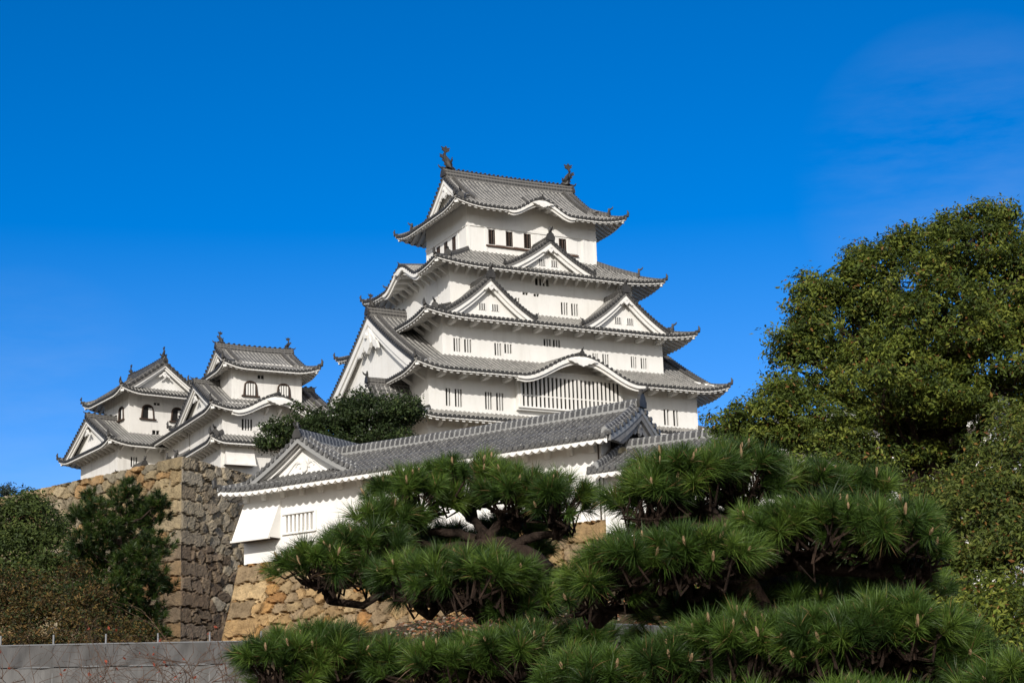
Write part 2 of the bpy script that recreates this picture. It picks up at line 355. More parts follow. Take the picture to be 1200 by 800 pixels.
def eave_patch(mb, u0, u1, Z, frame, st, ov, hip, m=0):
    """white plastered eave: board under the tiles, soffit with rafters (or a plaster wave)"""
    n = max(2, round((u1-u0)/st['rs'])); s = (u1-u0)/n
    zb = -.10; bd = st['board']
    Ub = np.linspace(u0, u1, max(8, n*(6 if st['sof'] == 'wave' else 2))+1)
    z0 = Z(Ub, np.zeros(len(Ub)))
    wave = -st['rh']*.9*np.abs(np.cos(np.pi*(Ub-u0)/s)) if st['sof'] == 'wave' else 0*Ub
    o = np.zeros(len(Ub))
    Q = np.stack([frame(Ub, o+.04, z0+zb+.06), frame(Ub, o+.04, z0+zb-bd+wave), frame(Ub, np.minimum(o+(.26 if st['sof'] == 'wave' else .12), np.maximum(hip(Ub), .05)), z0+zb-bd+wave)], 1)
    mb.grid(Q, m)
    if st['sof'] == 'wave':
        U = np.linspace(u0, u1, n*6+1); H = -st['rh']*.9*np.abs(np.cos(np.pi*(U-u0)/s)); v0 = .05
    else:
        w = st['rw']; off = np.array([-s/2, -w/2-.001, -w/2, w/2, w/2+.001]); hh = np.array([0, 0, 1, 1, 0])*-st['rh']
        U = (u0+(np.arange(n)[:, None]+.5)*s+off[None]).ravel(); H = np.tile(hh, n); U = np.append(U, u1); H = np.append(H, 0); v0 = .17
    vm = np.minimum(ov, np.maximum(hip(U), v0)); t = np.linspace(0, 1, 5)
    V = v0+(vm-v0)[:, None]*t[None]; UU = np.broadcast_to(U[:, None], V.shape)
    Zt = Z(UU, V); zs = Zt+zb-(bd if st['sof'] == 'wave' else .02)-.02+H[:, None]
    mask = ((vm[:-1]-v0 > .02) | (vm[1:]-v0 > .02))[:, None] & np.ones((1, 4), bool)
    mb.grid(frame(UU, V, zs), m, None, mask)
    if st['sof'] != 'wave':   # rafter ends
        Q = np.stack([frame(U, np.full(len(U), v0), Z(U, np.full(len(U), v0))+zb-.04), frame(U, np.full(len(U), v0), zs[:, 0])], 1)
        mb.grid(Q, m)
def lift_fn(L, c, amt):
    def f(u, v):
        x = np.clip((np.abs(u)-(L-c))/c, 0, 1)
        return amt*x*x*np.clip(1-v/c, 0, 1)
    return f
def oni(mb, p, d, s=1.0, m=0):
    """ridge-end tile: pointed plate with shoulders, facing direction d"""
    pts = [(-.42, -.1), (-.46, .22), (-.36, .34), (-.30, .55), (-.13, .68), (-.07, .98), (.07, .98), (.13, .68), (.30, .55), (.36, .34), (.46, .22), (.42, -.1)]
    d = np.array([d[0], d[1], 0.]); d /= np.linalg.norm(d); x = np.array([-d[1], d[0], 0])
    mb.poly(np.array(pts)*s, np.array(p)-d*.11*s, x, (0, 0, 1), d, .22*s, m)
    mb.tube([np.array(p)+d*.1*s+np.array([0, 0, .8*s]), np.array(p)+d*.38*s+np.array([0, 0, .95*s]), np.array(p)+d*.5*s+np.array([0, 0, 1.15*s])], [.10*s, .09*s, .05*s], 6, m)
def hip_ridges(root, roof, pts_list, st, z0, xf, w=.34, h=.34, two=True):
    for pts in pts_list:
        pts = np.array(pts); n = len(pts)
        mb = MB(); k = int(n*.42) if two else 0
        mb.sweep(pts, w*.8, h*.62, 0, -.15)
        if two: mb.sweep(pts[k:]+np.array([0, 0, .04]), w, h*1.15, 0, -.1)
        d = pts[0]-pts[1]
        tip = pts[0]; u = np.array([d[0], d[1], 0]); u /= np.linalg.norm(u)
        mb.tube([tip-u*.2+(0, 0, h*.35), tip+u*.12+(0, 0, h*.5), tip+u*.18+(0, 0, h*.5+.28), tip+u*.10+(0, 0, h*.5+.5)], [.16, .16, .10, .04], 6, 1)
        o = mb.build('hip_ridge', [st['ridge'], 'bronze'], roof, z0=z0, xf=xf)
        if two:
            mb = MB(); oni(mb, pts[k]+np.array([0, 0, .08]), d, .78); mb.build('ridge_end_tile', 'bronze', roof, z0=z0, xf=xf)

def corner_rafters(E, s, Z):
    for sx in (-1, 1):
        for sy in (-1, 1):
            z = float(Z(np.array([sx*(s.Lx-.1)]), np.array([.05]))[0])-.36
            a = np.array([sx*(s.Lx-.18), sy*(s.Ly-.18)]); b = np.array([sx*(s.Lx-s.ov), sy*(s.Ly-s.ov)]); d = b-a; l = np.linalg.norm(d); d /= l; p = np.array([-d[1], d[0]])*.15
            z2 = z+.30*l
            v = [(*(a+p), z-.16), (*(a-p), z-.16), (*(a-p), z+.16), (*(a+p), z+.16), (*(b+p), z2-.16), (*(b-p), z2-.16), (*(b-p), z2+.16), (*(b+p), z2+.16)]
            E.add(v, [[0, 1, 2, 3], [0, 4, 5, 1], [1, 5, 6, 2], [2, 6, 7, 3], [3, 7, 4, 0]])
class Skirt:
    """lean-to roof round a storey: eave (Lx,Ly,ze), meets the upper walls (wx,wy) after rising by rise"""
    def __init__(s, Lx, Ly, ze, wx, wy, rise, lift, ov, kara=None, st=KEEP):
        s.Lx, s.Ly, s.ze, s.wx, s.wy, s.rise, s.lift, s.ov, s.kara, s.st = Lx, Ly, ze, wx, wy, rise, lift, ov, kara or {}, st
    def side(s, k):
        L, run, rx = (s.Lx, s.Ly-s.wy, s.Lx-s.wx) if k in 'fb' else (s.Ly, s.Lx-s.wx, s.Ly-s.wy)
        lf = lift_fn(L, 1.0*rx, s.lift); kr = s.kara.get(k)
        def Z(u, v):
            t = v/run; x = np.clip(1-(L-np.abs(u))/rx, 0, 1)
            z = s.ze+s.rise*(.86*t+.14*t*t)+s.lift*x*x*np.clip(1-t, 0, 1)
            if kr:
                u0, w, H = kr; d = np.clip(np.abs(u-u0)/w, 0, 1)
                z = np.maximum(z, s.ze+H*.5*(1+np.cos(np.pi*d))*1.0+.10*v-.02)
            return z
        hip = lambda u: (L-np.abs(u))*run/rx
        return L, run, Z, (lambda u: np.minimum(run+.02, hip(u))), hip
    def build(s, root, z0, xf=None, sides='frbl', label=None, name='roof', wall=None, ridges=True):
        T = MB(); E = MB()
        for k in sides:
            L, run, Z, vm, hip = s.side(k); fr = frame_of(k, s.Lx, s.Ly)
            tile_patch(T, -L, L, vm, Z, fr, s.st, 7, steps=(s.st is GATE))
            eave_patch(E, -L, L, Z, fr, s.st, s.ov, hip)
        roof = T.build(name, [s.st['tile'], s.st['cap']], root, z0=z0, xf=xf)
        if label: roof['label'] = label
        if ridges: corner_rafters(E, s, s.side('f')[2])
        E.build('eave', s.st['trim'], roof, z0=z0, xf=xf)
        L, run, Z, vm, hip = s.side('f'); pl = []
        if ridges:
            for sx in (-1, 1):
                for sy in (-1, 1):
                    t = np.linspace(-.01, 1, 14); u = sx*(s.Lx-(s.Lx-s.wx)*t); v = run*np.maximum(t, 0)
                    pl.append(np.stack([u, sy*(s.Ly-run*t), Z(u, v)], 1))
            hip_ridges(root, roof, pl, s.st, z0, xf)
        return roof
class Irimoya:
    """hip-and-gable roof; ridge along local x; a,b: slope z = a v + b v^2; gx gable plane; cut(u)->vmax of the slope where an upper storey stands"""
    def __init__(s, Lx, Ly, ze, a, b, gx, lift, ov, kara=None, hole=None, st=KEEP, cc=3.0, vo=.55):
        s.__dict__.update(Lx=Lx, Ly=Ly, ze=ze, a=a, b=b, gx=gx, lift=lift, ov=ov, kara=kara or {}, hole=hole, st=st, cc=cc, vo=vo)
    def f(s, v): return s.a*v+s.b*v*v
    def zr(s): return s.ze+s.f(s.Ly)
    def side(s, k):
        L = s.Lx if k in 'fb' else s.Ly; lf = lift_fn(L, s.cc, s.lift); kr = s.kara.get(k)
        def Z(u, v):
            z = s.ze+s.f(v)+lf(u, v)
            if kr:
                u0, w, H = kr; d = np.clip(np.abs(u-u0)/w, 0, 1)
                z = np.maximum(z, s.ze+H*.5*(1+np.cos(np.pi*d))+.10*v-.02)
            return z
        return L, Z, (lambda u: L-np.abs(u))
    def build(s, root, z0, xf=None, label=None, name='roof', sides='frbl', shachi=True, ornament=True, gable_sides=(-1, 1), wing=None, windows=0, ridge_h=.75, gegyo=1.0, hips=True):
        T = MB(); E = MB(); st = s.st; g = s.gx+s.vo
        for k in sides:
            L, Z, hip = s.side(k); fr = frame_of(k, s.Lx, s.Ly)
            if k in 'fb':
                segs = [(-L, -g, hip), (g, L, hip)]
                full = lambda u: np.full_like(u, s.Ly)
                if s.hole:
                    hx, hy = s.hole; segs += [(-g, -hx, full), (hx, g, full), (-hx, hx, lambda u: np.full_like(u, s.Ly-hy+.03))]
                else: segs.append((-g, g, full))
                for a, b, vm in segs: tile_patch(T, a, b, vm, Z, fr, st, int(max(6, s.Ly/.3)) if st is GATE else 9, steps=(st is GATE))
            else:
                dg = s.Lx-s.gx
                tile_patch(T, -L, L, lambda u: np.minimum(hip(u), dg+.02), Z, fr, st, 5, steps=(st is GATE))
            eave_patch(E, -L, L, Z, fr, st, s.ov, hip)
        roof = T.build(name, [st['tile'], st['cap']], root, z0=z0, xf=xf)
        if label: roof['label'] = label
        if hips: corner_rafters(E, s, s.side('f')[1])
        E.build('eave', st['trim'], roof, z0=z0, xf=xf)
        L, Z, hip = s.side('f'); pl = []; dg = s.Lx-s.gx
        if hips:
          for sx in (-1, 1):
            for sy in (-1, 1):
                t = np.linspace(-.01, 1, 12)*dg; u = sx*(s.Lx-t); v = np.maximum(t, 0)
                pl.append(np.stack([u, sy*(s.Ly-t), Z(u, v)], 1))
          hip_ridges(root, roof, pl, st, z0, xf, two=(dg > 2))
        # main ridge
        zr = s.zr()
        spans = [(-g, g)] if not s.hole else [(-g, -s.hole[0]+.2), (s.hole[0]-.2, g)]
        for a, b in spans:
            R = MB(); x = np.linspace(a, b, 12); bow = .10*((x/g)**2)
            R.sweep(np.stack([x, 0*x, zr-.12+bow], 1), .5, ridge_h+.12, 0, -.1)
            n = int((b-a)/.45)
            for i in range(n if st is not GATE else 0): R.box((a+(i+.5)*(b-a)/n, 0, zr+ridge_h+.02+.10*(((a+(i+.5)*(b-a)/n)/g)**2)), (.16, .34, .08), 1)
            R.build('main_ridge', [st['ridge'], st['cap']], roof, z0=z0, xf=xf)
        for sx in gable_sides:
            # verge tiles, barge boards, gable wall, pendant
            vv = np.linspace(dg*.55, s.Ly, 16)
            V = MB()
            for sy in (-1, 1):
                y = sy*(s.Ly-vv); z = s.ze+s.f(vv)
                x = np.full_like(vv, sx*(g-.05))
                V.sweep(np.stack([x-sx*.14, y, z-.02], 1), .42, .24, 0, -.3)
                if st is not GATE: V.sweep(np.stack([x-sx*.95, y, z], 1)[1:], .36, .34, 0, -.2)
                else: V.sweep(np.stack([x-sx*.25, y, z+.1], 1), .34, .26, 0, -.2)
                if True:
                    ln = np.linspace(0, 1, int((s.Ly-dg*.5)/.34))
                    for q in ln:
                        vq = dg*.6+q*(s.Ly-dg*.6); yq = sy*(s.Ly-vq); zq = s.ze+s.f(vq)
                        V.tube([(sx*(g+.10), yq, zq+.06), (sx*(g-.25), yq, zq+.06)], .12, 6, 1)
            vo_ = V.build('verge_tiles', [st['ridge'], st['cap']], roof, z0=z0, xf=xf)
            B = MB()
            for sy in (-1, 1):
                v2 = np.linspace(dg*.62, s.Ly, 18); y = sy*(s.Ly-v2); z = s.ze+s.f(v2)
                q = (v2-v2[0])/(v2[-1]-v2[0]); dep = (.34+.035*s.Ly)*(.6 if st is SMALL else 1)*(1+.25*(1-q)**2)
                for (xo, za, zb) in ((sx*(g-.02), -.16, 0), (sx*(g-.16), -.2, .28)):
                    o1 = np.full_like(v2, xo)
                    a = np.stack([o1, y, z+za-.02], 1); b = np.stack([o1, y, np.maximum(z+za-(dep if zb == 0 else dep*1.55), s.ze+(s.f(dg)-.12 if dg > .8 else -.1))], 1); a[:, 2] = np.maximum(a[:, 2], b[:, 2]+.02)
                    a2 = a-np.array([sx*.13, 0, 0]); b2 = b-np.array([sx*.13, 0, 0])
                    B.grid(np.stack([a2, a, b, b2, a2], 1), 0)
            B.build('barge_board', 'shade_grey' if st is GATE else 'plaster', roof, z0=z0, xf=xf)
            Gw = MB(); xg = sx*(s.gx-.15)
            v2 = np.linspace(dg*.7, s.Ly, 16); y = s.Ly-v2; z = s.ze+s.f(v2)-.15
            yy = np.concatenate([-y, y[::-1][1:]]); zt = np.concatenate([z, z[::-1][1:]]); zb = np.full_like(zt, s.ze+s.f(dg)*.6)
            Gw.grid(np.stack([np.stack([np.full_like(yy, xg), yy, np.minimum(zb, zt)], 1), np.stack([np.full_like(yy, xg), yy, zt], 1)], 1), 0)
            Gw.build('gable_wall', 'shade_grey' if st is GATE else 'plaster', roof, z0=z0, xf=xf)
            if gegyo:
                pendant(roof, (sx*(g-.22), 0, zr-.5-.11*s.Ly), (sx, 0, 0), gegyo*(.6 if st is SMALL else 1), z0, xf, 'shade_grey' if st is GATE else 'plaster_trim')
            O = MB(); oni(O, (sx*(g+.02), 0, zr+.05), (sx, 0), .8 if st is GATE else .9*ridge_h/.75); O.build('ridge_end_tile', 'bronze', roof, z0=z0, xf=xf)
            if shachi:
                shachihoko(root, (sx*(g-.45), 0, zr+ridge_h+.10), sx, shachi if isinstance(shachi, float) else 1.0, z0, xf)
        return roof
def pendant(parent, p, d, s, z0, xf, m='plaster_trim'):
    """gegyo: white carved gable pendant with a boss and side scrolls"""
    mb = MB(); d = np.array(d, float); x = np.array([-d[1], d[0], 0])
    core = [(0, -1.0), (.14, -.86), (.30, -.74), (.42, -.52), (.40, -.30), (.30, -.18), (.34, .05), (.22, .25), (-.22, .25), (-.34, .05), (-.30, -.18), (-.40, -.30), (-.42, -.52), (-.30, -.74), (-.14, -.86)]
    mb.poly(np.array(core)*s, np.array(p), x, (0, 0, 1), d, .14*s+.05)
    for sg in (-1, 1):
        fin = [(.30, .05), (.62, -.22), (.80, -.42), (1.02, -.52), (1.22, -.78), (1.30, -.98), (1.12, -.92), (.98, -.98), (.84, -.80), (.68, -.76), (.58, -.56), (.36, -.42)]
        f2 = [(a*sg, b) for a, b in fin]
        mb.poly(np.array(f2 if sg > 0 else f2[::-1])*s, np.array(p), x, (0, 0, 1), d, .08*s+.05)
    th = np.linspace(0, 2*np.pi, 7)[:-1]
    mb.poly(np.stack([.17*np.cos(th), .17*np.sin(th)-.08], 1)*s, np.array(p)+d*(.14*s+.04), x, (0, 0, 1), d, .12*s)
    return mb.build('gable_pendant', m, parent, z0=z0, xf=xf)
def shachihoko(root, p, sx, s, z0, xf):
    """fish ornament: head down on the ridge, body arching up, tail fan on top"""
    mb = MB(); P = np.array(p, float)
    c = np.array([(.34, .10), (.42, .42), (.22, .80), (-.02, 1.12), (-.06, 1.42), (.10, 1.66)])   # x toward the ridge centre, z
    pts = np.stack([P[0]-sx*c[:, 0]*s*.9+sx*.2*s, np.full(len(c), P[1]), P[2]+c[:, 1]*s-.12], 1)
    mb.tube(pts, np.array([.36, .34, .27, .20, .13, .08])*s, 8, 0)
    mb.tube([pts[0]+(0, 0, .12*s), pts[0]+(-sx*.34*s, 0, .02*s), pts[0]+(-sx*.52*s, 0, .12*s)], np.array([.26, .19, .10])*s, 7, 0)   # snout
    xd = np.array([-sx, 0, 0.]); y = np.array([0, 1., 0])
    tail = [(-.08, 0), (-.42, .26), (-.30, .30), (-.46, .52), (-.16, .42), (0, .62), (.14, .40), (.42, .46), (.30, .26), (.36, .16), (.08, 0)]
    mb.poly(np.array(tail)*s, pts[-1]-y*.05*s-(0, 0, .1*s), xd, (0, 0, 1), y, .10*s, 0)
    for k, (a, b) in enumerate([(2, .34), (3, .26), (1, .36)]):
        fin = [(0, -.16), (.34, .02), (.22, .10), (.30, .26), (0, .2)]
        mb.poly(np.array(fin)*s, pts[a]-y*.04*s-xd*(.20*s), -xd, (0, 0, 1), y, .08*s, 0)
    for sg in (-1, 1):
        mb.poly(np.array([(0, -.1), (.5, .3), (.36, .36), (.42, .55), (.02, .25)])*s, pts[1]+y*sg*.2*s, y*sg, (0, 0, 1), xd, .07*s, 0)
    return mb.build('fish_ornament', 'bronze', root, z0=z0, xf=xf)

def dormer(root, u0, w, zb, h, yv, yback, z0, xf=None, st=KEEP, windows=True, fr=None, s=1.0, label=None, ends=True, scroll=False):
    """triangular gable on a lean-to roof. local front is -y: gable plane y=yv, ridge runs back to yback"""
    kk = .30
    Zc = lambda a: zb+h*((1-kk)*a+kk*a*a)         # a = 0 at foot .. 1 at apex
    T = MB(); slope_run = w
    for sg in (-1, 1):
        frame = (lambda U, V, Z, sg=sg: np.stack([u0+sg*(w-V), U, Z], -1))
        tile_patch(T, yv-.55, yback, lambda u: np.full_like(u, w), lambda U, V: Zc(V/w), frame, st, 12 if st is GATE else 8, caps=False, steps=(st is GATE))
    g = T.build('gable_roof', [st['tile'], st['cap']], root, z0=z0, xf=xf)
    if label: g['label'] = label
    a = np.linspace(0, 1, 16); z = Zc(a)
    V = MB(); B = MB()
    for sg in (-1, 1):
        x = u0+sg*w*(1-a)
        V.sweep(np.stack([x, np.full_like(x, yv-.45), z-.03], 1), .40, .27, 0, -.3)
        V.sweep(np.stack([x, np.full_like(x, yv+.25), z], 1), .32, .30, 0, -.2)
        n = int(math.hypot(w, h)/.34)
        for i in range(n+1):
            q = i/n; V.tube([(u0+sg*w*(1-q), yv-.72, Zc(q)+.05), (u0+sg*w*(1-q), yv-.4, Zc(q)+.05)], .115, 6, 1)
        if ends: oni(V, (u0+sg*(w+.05), yv-.45, zb+.02), (sg, 0), .5, 1)
        dep = .30+.045*w
        for (yo, za, dd) in (((yv-.58, -.14, dep), (yv-.42, -.18, dep*1.6)) if not scroll else ((yv-.42, -.10, .20), (yv-.25, -.12, .36))):
            aa = np.linspace(.0, 1, 18); xx = u0+sg*w*(1-aa)*.97; zz = Zc(aa); mx_ = np.minimum(dd, .06+(zz-zb)*1.2+.1)
            p1 = np.stack([xx, np.full_like(xx, yo), zz+za], 1); p2 = np.stack([xx, np.full_like(xx, yo), zz+za-mx_], 1)
            o = np.array([0, .13, 0]); B.grid(np.stack([p1+o, p1, p2, p2+o, p1+o], 1), 0)
    V.build('verge_tiles', [st['ridge'], st['cap']], g, z0=z0, xf=xf)
    B.build('barge_board', 'plaster' if st is KEEP else 'plaster_new', g, z0=z0, xf=xf)
    Gw = MB(); aa = np.linspace(.03, 1, 14); xs = np.concatenate([u0-w*(1-aa), (u0+w*(1-aa))[::-1][1:]]); zt = np.concatenate([Zc(aa), Zc(aa)[::-1][1:]])-.12
    zb2 = np.full_like(zt, zb-.4)
    Gw.grid(np.stack([np.stack([xs, np.full_like(xs, yv), zb2], 1), np.stack([xs, np.full_like(xs, yv), zt], 1)], 1), 0)
    Gw.build('gable_wall', 'plaster' if st is KEEP else 'plaster_new', g, z0=z0, xf=xf)
    R = MB(); y = np.linspace(yv-.62, yback, 8); R.sweep(np.stack([np.full_like(y, u0), y, np.full_like(y, Zc(1)-.1)], 1), .42, .55, 0, -.1)
    R.build('dormer_ridge', st['ridge'], g, z0=z0, xf=xf)
    s_o = s*(.6 if scroll else .95); O = MB(); oni(O, (u0, yv-.66, Zc(1)-.02), (0, -1), s_o); O.tube([(u0, yv-.62, Zc(1)+.75*s_o), (u0, yv-.62, Zc(1)+1.15*s_o), (u0, yv-.62, Zc(1)+1.3*s_o)], [.16*s_o, .11*s_o, .02], 6, 0)
    O.build('ridge_end_tile', 'bronze', g, z0=z0, xf=xf)
    if scroll:
        S = MB()
        for sg in (-1, 1):
            th = np.linspace(0, 1, 26)
            x = sg*(.18+1.25*th); zz = .42+.26*np.sin(th*5.2)*(1-th*.5)-.40*th
            S.tube(np.stack([u0+x, np.full_like(x, yv-.03), zb+h*.36+zz-.1], 1), .055-.03*th, 6, 0)
            a2 = np.linspace(0, 4.6, 18); rr = .24*(1-a2/6.5)
            S.tube(np.stack([u0+sg*(.34+rr*np.cos(a2)), np.full_like(a2, yv-.03), zb+h*.36+.20+rr*np.sin(a2)], 1), .045, 6, 0)
        mbp = np.array([(0, -.34), (.16, -.24), (.2, .02), (.08, .28), (-.08, .28), (-.2, .02), (-.16, -.24)])
        S.poly(mbp, (u0, yv-.005, zb+h*.36+.2), (1, 0, 0), (0, 0, 1), (0, -1, 0), .10)
        for dx_, dz_ in ((0, .45), (-.16, .38), (.16, .38)): S.tube([(u0+dx_, yv-.005, zb+h*.36+dz_), (u0+dx_*1.6, yv-.03, zb+h*.36+dz_+.16)], [.05, .02], 6, 0)
        S.build('plaster_scroll', 'plaster_trim', g, z0=z0, xf=xf)
    else:
        pendant(g, (u0, yv-.58, Zc(1)-.50-.05*w), (0, -1, 0), .30+.055*w, z0, xf)
    if windows:
        for sg in (-1, 1):
            lattice_window(root, g, u0+sg*.62*s, yv, zb+h*.14, zb+h*.14+.62*s, .62*s, 3, z0, xf, proud=True)
    return g
def kara_front(root, k, roof_obj, sk, u0, w, H, z0, xf, drop=.5, s=1.0):
    """curved barge board and carved pendant of an undulating gable"""
    r = sk.side(k); Z = r[2] if len(r) == 5 else r[1]; fr = frame_of(k, sk.Lx, sk.Ly)
    u = np.linspace(u0-w*1.05, u0+w*1.05, 60); o = np.zeros_like(u); z = Z(u, o)
    q = np.abs(u-u0)/w; dep = drop*(.55+.45*np.clip(1-q, 0, 1)**.5)
    B = MB()
    for (v0, za, kd) in ((-.02, -.13, 1.0), (.16, -.2, 1.5)):
        a = fr(u, o+v0, z+za); b = fr(u, o+v0, z+za-dep*kd); a2 = fr(u, o+v0+.15, z+za); b2 = fr(u, o+v0+.15, z+za-dep*kd)
        B.grid(np.stack([a2, a, b, b2, a2], 1), 0)
    B.build('barge_board', 'plaster', roof_obj, z0=z0, xf=xf)
    P = MB(); pts = [(0, -.62), (.2, -.5), (.46, -.46), (.62, -.30), (.95, -.30), (1.25, -.12), (1.6, -.10), (1.7, .06), (.9, .16), (0, .2)]
    pts = np.array(pts+[(-a, b) for a, b in pts[::-1][1:-1]])*s
    p0 = fr(np.array([u0]), np.array([-.06]), Z(np.array([u0]), np.zeros(1))-.22-drop*.8)[0]
    d = fr(np.array([0.]), np.array([-1.]), np.zeros(1))[0]-fr(np.array([0.]), np.zeros(1), np.zeros(1))[0]
    P.poly(pts, p0, (-d[1], d[0], 0), (0, 0, 1), d, .16)
    P.build('gable_pendant', 'plaster_trim', roof_obj, z0=z0, xf=xf)
    # ridge of the undulating gable
    R = MB(); v = np.linspace(-.05, min(sk.Ly, 6)*.62 if k in 'fb' else 2.6, 8)
    zz = Z(np.full_like(v, u0), np.maximum(v, 0)); R.sweep(fr(np.full_like(v, u0), v, zz), .36, .30, 0, -.15)
    e = fr(np.array([u0]), np.array([-.08]), zz[:1]+.05)[0]; oni(R, e, d, .6*s, 1)
    R.build('dormer_ridge', [sk.st['ridge'], 'bronze'], roof_obj, z0=z0, xf=xf)

# ------------------------------------------------------------------ walls with real openings
def wall_face(mb, u0, u1, za, zb, frame, holes, depth=.22, m=0):
    """vertical wall, frame(u, d, z): d = distance behind the face; holes (u,w,z0,z1)"""
    us = sorted({u0, u1, *[h[0]-h[1]/2 for h in holes], *[h[0]+h[1]/2 for h in holes]}); zs = sorted({za, zb, *[h[2] for h in holes], *[h[3] for h in holes]})
    for i in range(len(us)-1):
        for j in range(len(zs)-1):
            uc, zc = (us[i]+us[i+1])/2, (zs[j]+zs[j+1])/2
            if any(abs(uc-h[0]) < h[1]/2 and h[2] < zc < h[3] for h in holes): continue
            q = [frame(a, 0, b) for a, b in ((us[i], zs[j]), (us[i+1], zs[j]), (us[i+1], zs[j+1]), (us[i], zs[j+1]))]
            mb.add(q, [[0, 1, 2, 3]], m)
    for (u, w, a, b) in holes:
        c = [(u-w/2, a), (u+w/2, a), (u+w/2, b), (u-w/2, b)]
        for i in range(4):
            p, q = c[i], c[(i+1) % 4]
            mb.add([frame(p[0], 0, p[1]), frame(q[0], 0, q[1]), frame(q[0], depth, q[1]), frame(p[0], depth, p[1])], [[0, 1, 2, 3]], m)
def storey(root, wx, wy, za, zb, z0, xf=None, front=(), left=(), mat_='plaster', depth=.22):
    mb = MB()
    wall_face(mb, -wx, wx, za, zb, lambda u, d, z: (u, -wy+d, z), list(front), depth)
    wall_face(mb, -wy, wy, za, zb, lambda u, d, z: (-wx+d, u, z), list(left), depth)
    for q in ([(wx, -wy), (wx, wy)], [(wx, wy), (-wx, wy)]):
        mb.add([(*q[0], za), (*q[1], za), (*q[1], zb), (*q[0], zb)], [[0, 1, 2, 3]])
    mb.add([(-wx, -wy, zb), (wx, -wy, zb), (wx, wy, zb), (-wx, wy, zb)], [[0, 1, 2, 3]])
    return mb.build('wall', mat_, root, z0=z0, xf=xf)
_win = {}
def lattice_window(root, parent, u, y, za, zb, w, nslit, z0, xf=None, side='f', proud=False, depth=.2, bars_m='plaster_trim'):
    """dark opening behind a lattice of white plastered bars; copies share their meshes"""
    key = (round(w, 2), round(zb-za, 2), nslit, proud, bars_m)
    if key not in _win:
        h = zb-za; a = MB(); d = .012 if proud else -(depth-.01)
        a.add([(-w/2, -d, 0), (w/2, -d, 0), (w/2, -d, h), (-w/2, -d, h)], [[0, 1, 2, 3]])
        b = MB(); nb = nslit+1; bw = w/(nslit*2+1)*.95
        yb = -.035 if proud else .03
        if proud or bars_m == 'frame_dark':
            for i in range(nslit+1): b.box((-w/2+w*i/nslit, yb, h/2), (w/(nslit*2.6), .07, h-.004))
        else:
            for i in range(1, nslit): b.box((-w/2+w*i/nslit, yb, h/2), (w/(nslit*2.2), .10, h-.004))
        if nslit == 1: b.box((0, yb, h/2), (.05, .05, h-.004))
        pane = a.build('window', 'void', None); bars = b.build('bars', bars_m, pane)
        _win[key] = [pane, bars, False]
    pane, bars, used = _win[key]
    if used:
        n = pane.copy(); COL.objects.link(n); nb = bars.copy(); COL.objects.link(nb); nb.parent = n
    else: n = pane; _win[key][2] = True
    x, yy, rz = (u, y, 0) if side == 'f' else (y, u, rad(-90))
    if xf is not None:
        cx, cy, r = xf; c, si = math.cos(r), math.sin(r); x, yy, rz = cx+x*c-yy*si, cy+x*si+yy*c, rz+r
    n.parent = parent
    n.location = (x, yy, za-z0); n.rotation_euler = (0, 0, rz)
    return n
_brk = {}
def brackets(root, us, side, wx, wy, zs, z0, xf=None, out=.85, drop=.95, w=.2, kind='strut', mat_='plaster_trim'):
    key = (round(out, 2), round(drop, 2), w, kind, mat_)
    if key not in _brk:
        mb = MB()
        sl_ = .5*out+.05
        if kind == 'strut': prof = [(0, -drop), (0, -drop+.3), (-out+.12, -sl_), (-out-.1, -sl_), (-out-.1, -sl_-.16)]
        elif kind == 'beam': prof = [(0, -sl_-.34), (0, -sl_), (-out, -sl_), (-out, -sl_-.16), (-out+.3, -sl_-.34)]
        else: prof = [(0, -drop), (0, .05), (-out, .05), (-out, -drop*.28), (-out*.55, -drop*.5), (-out*.3, -drop)]
        mb.poly([(-a, b) for a, b in prof], (-w/2, 0, 0), (0, -1, 0), (0, 0, 1), (1, 0, 0), w)
        _brk[key] = [mb.build('eave_bracket', mat_, None), False]
    o, used = _brk[key]
    for u in us:
        n = o if not _brk[key][1] else o.copy()
        if _brk[key][1]: COL.objects.link(n)
        _brk[key][1] = True
        x, y, rz = {'f': (u, -wy, 0), 'l': (-wx, u, rad(-90)), 'r': (wx, u, rad(90))}[side]
        if xf is not None:
            cx, cy, r = xf; c, si = math.cos(r), math.sin(r); x, y, rz = cx+x*c-y*si, cy+x*si+y*c, rz+r
        n.parent = root; n.location = (x, y, zs-z0); n.rotation_euler = (0, 0, rz)

# ------------------------------------------------------------------ ground
def terr(x, y):
    py = [-400, 9, 25, 38, 50, 58, 68, 78, 90, 104, 118, 150, 320, 900, 4000]
    pz = [0, 0, 1.3, 2.9, 4.3, 5.2, 7.2, 9.3, 10.4, 11.2, 11.8, 12.5, 6, 2, 0]
    return np.interp(y, py, pz)+2.6*np.exp(-((x-6)/10)**2-((y-70)/9)**2)+.25*np.sin(x*.23+y*.11)*np.clip((y-12)/20, 0, 1)+.12*np.sin(x*.7-y*.43)*np.clip((y-12)/20, 0, 1)
gx = np.concatenate([-np.geomspace(4000, 70, 14), np.linspace(-64, 64, 97), np.geomspace(70, 4000, 14)])
gy = np.concatenate([[-3000, -900, -300, -100, -40], np.linspace(-20, 200, 166), np.geomspace(215, 5000, 16)])
GX, GY = np.meshgrid(gx, gy, indexing='ij'); GZ = terr(GX, GY)
g = MB(); g.grid(np.stack([GX, GY, GZ], -1)); tag(g.build('ground', 'ground', smooth=True), kind='structure')

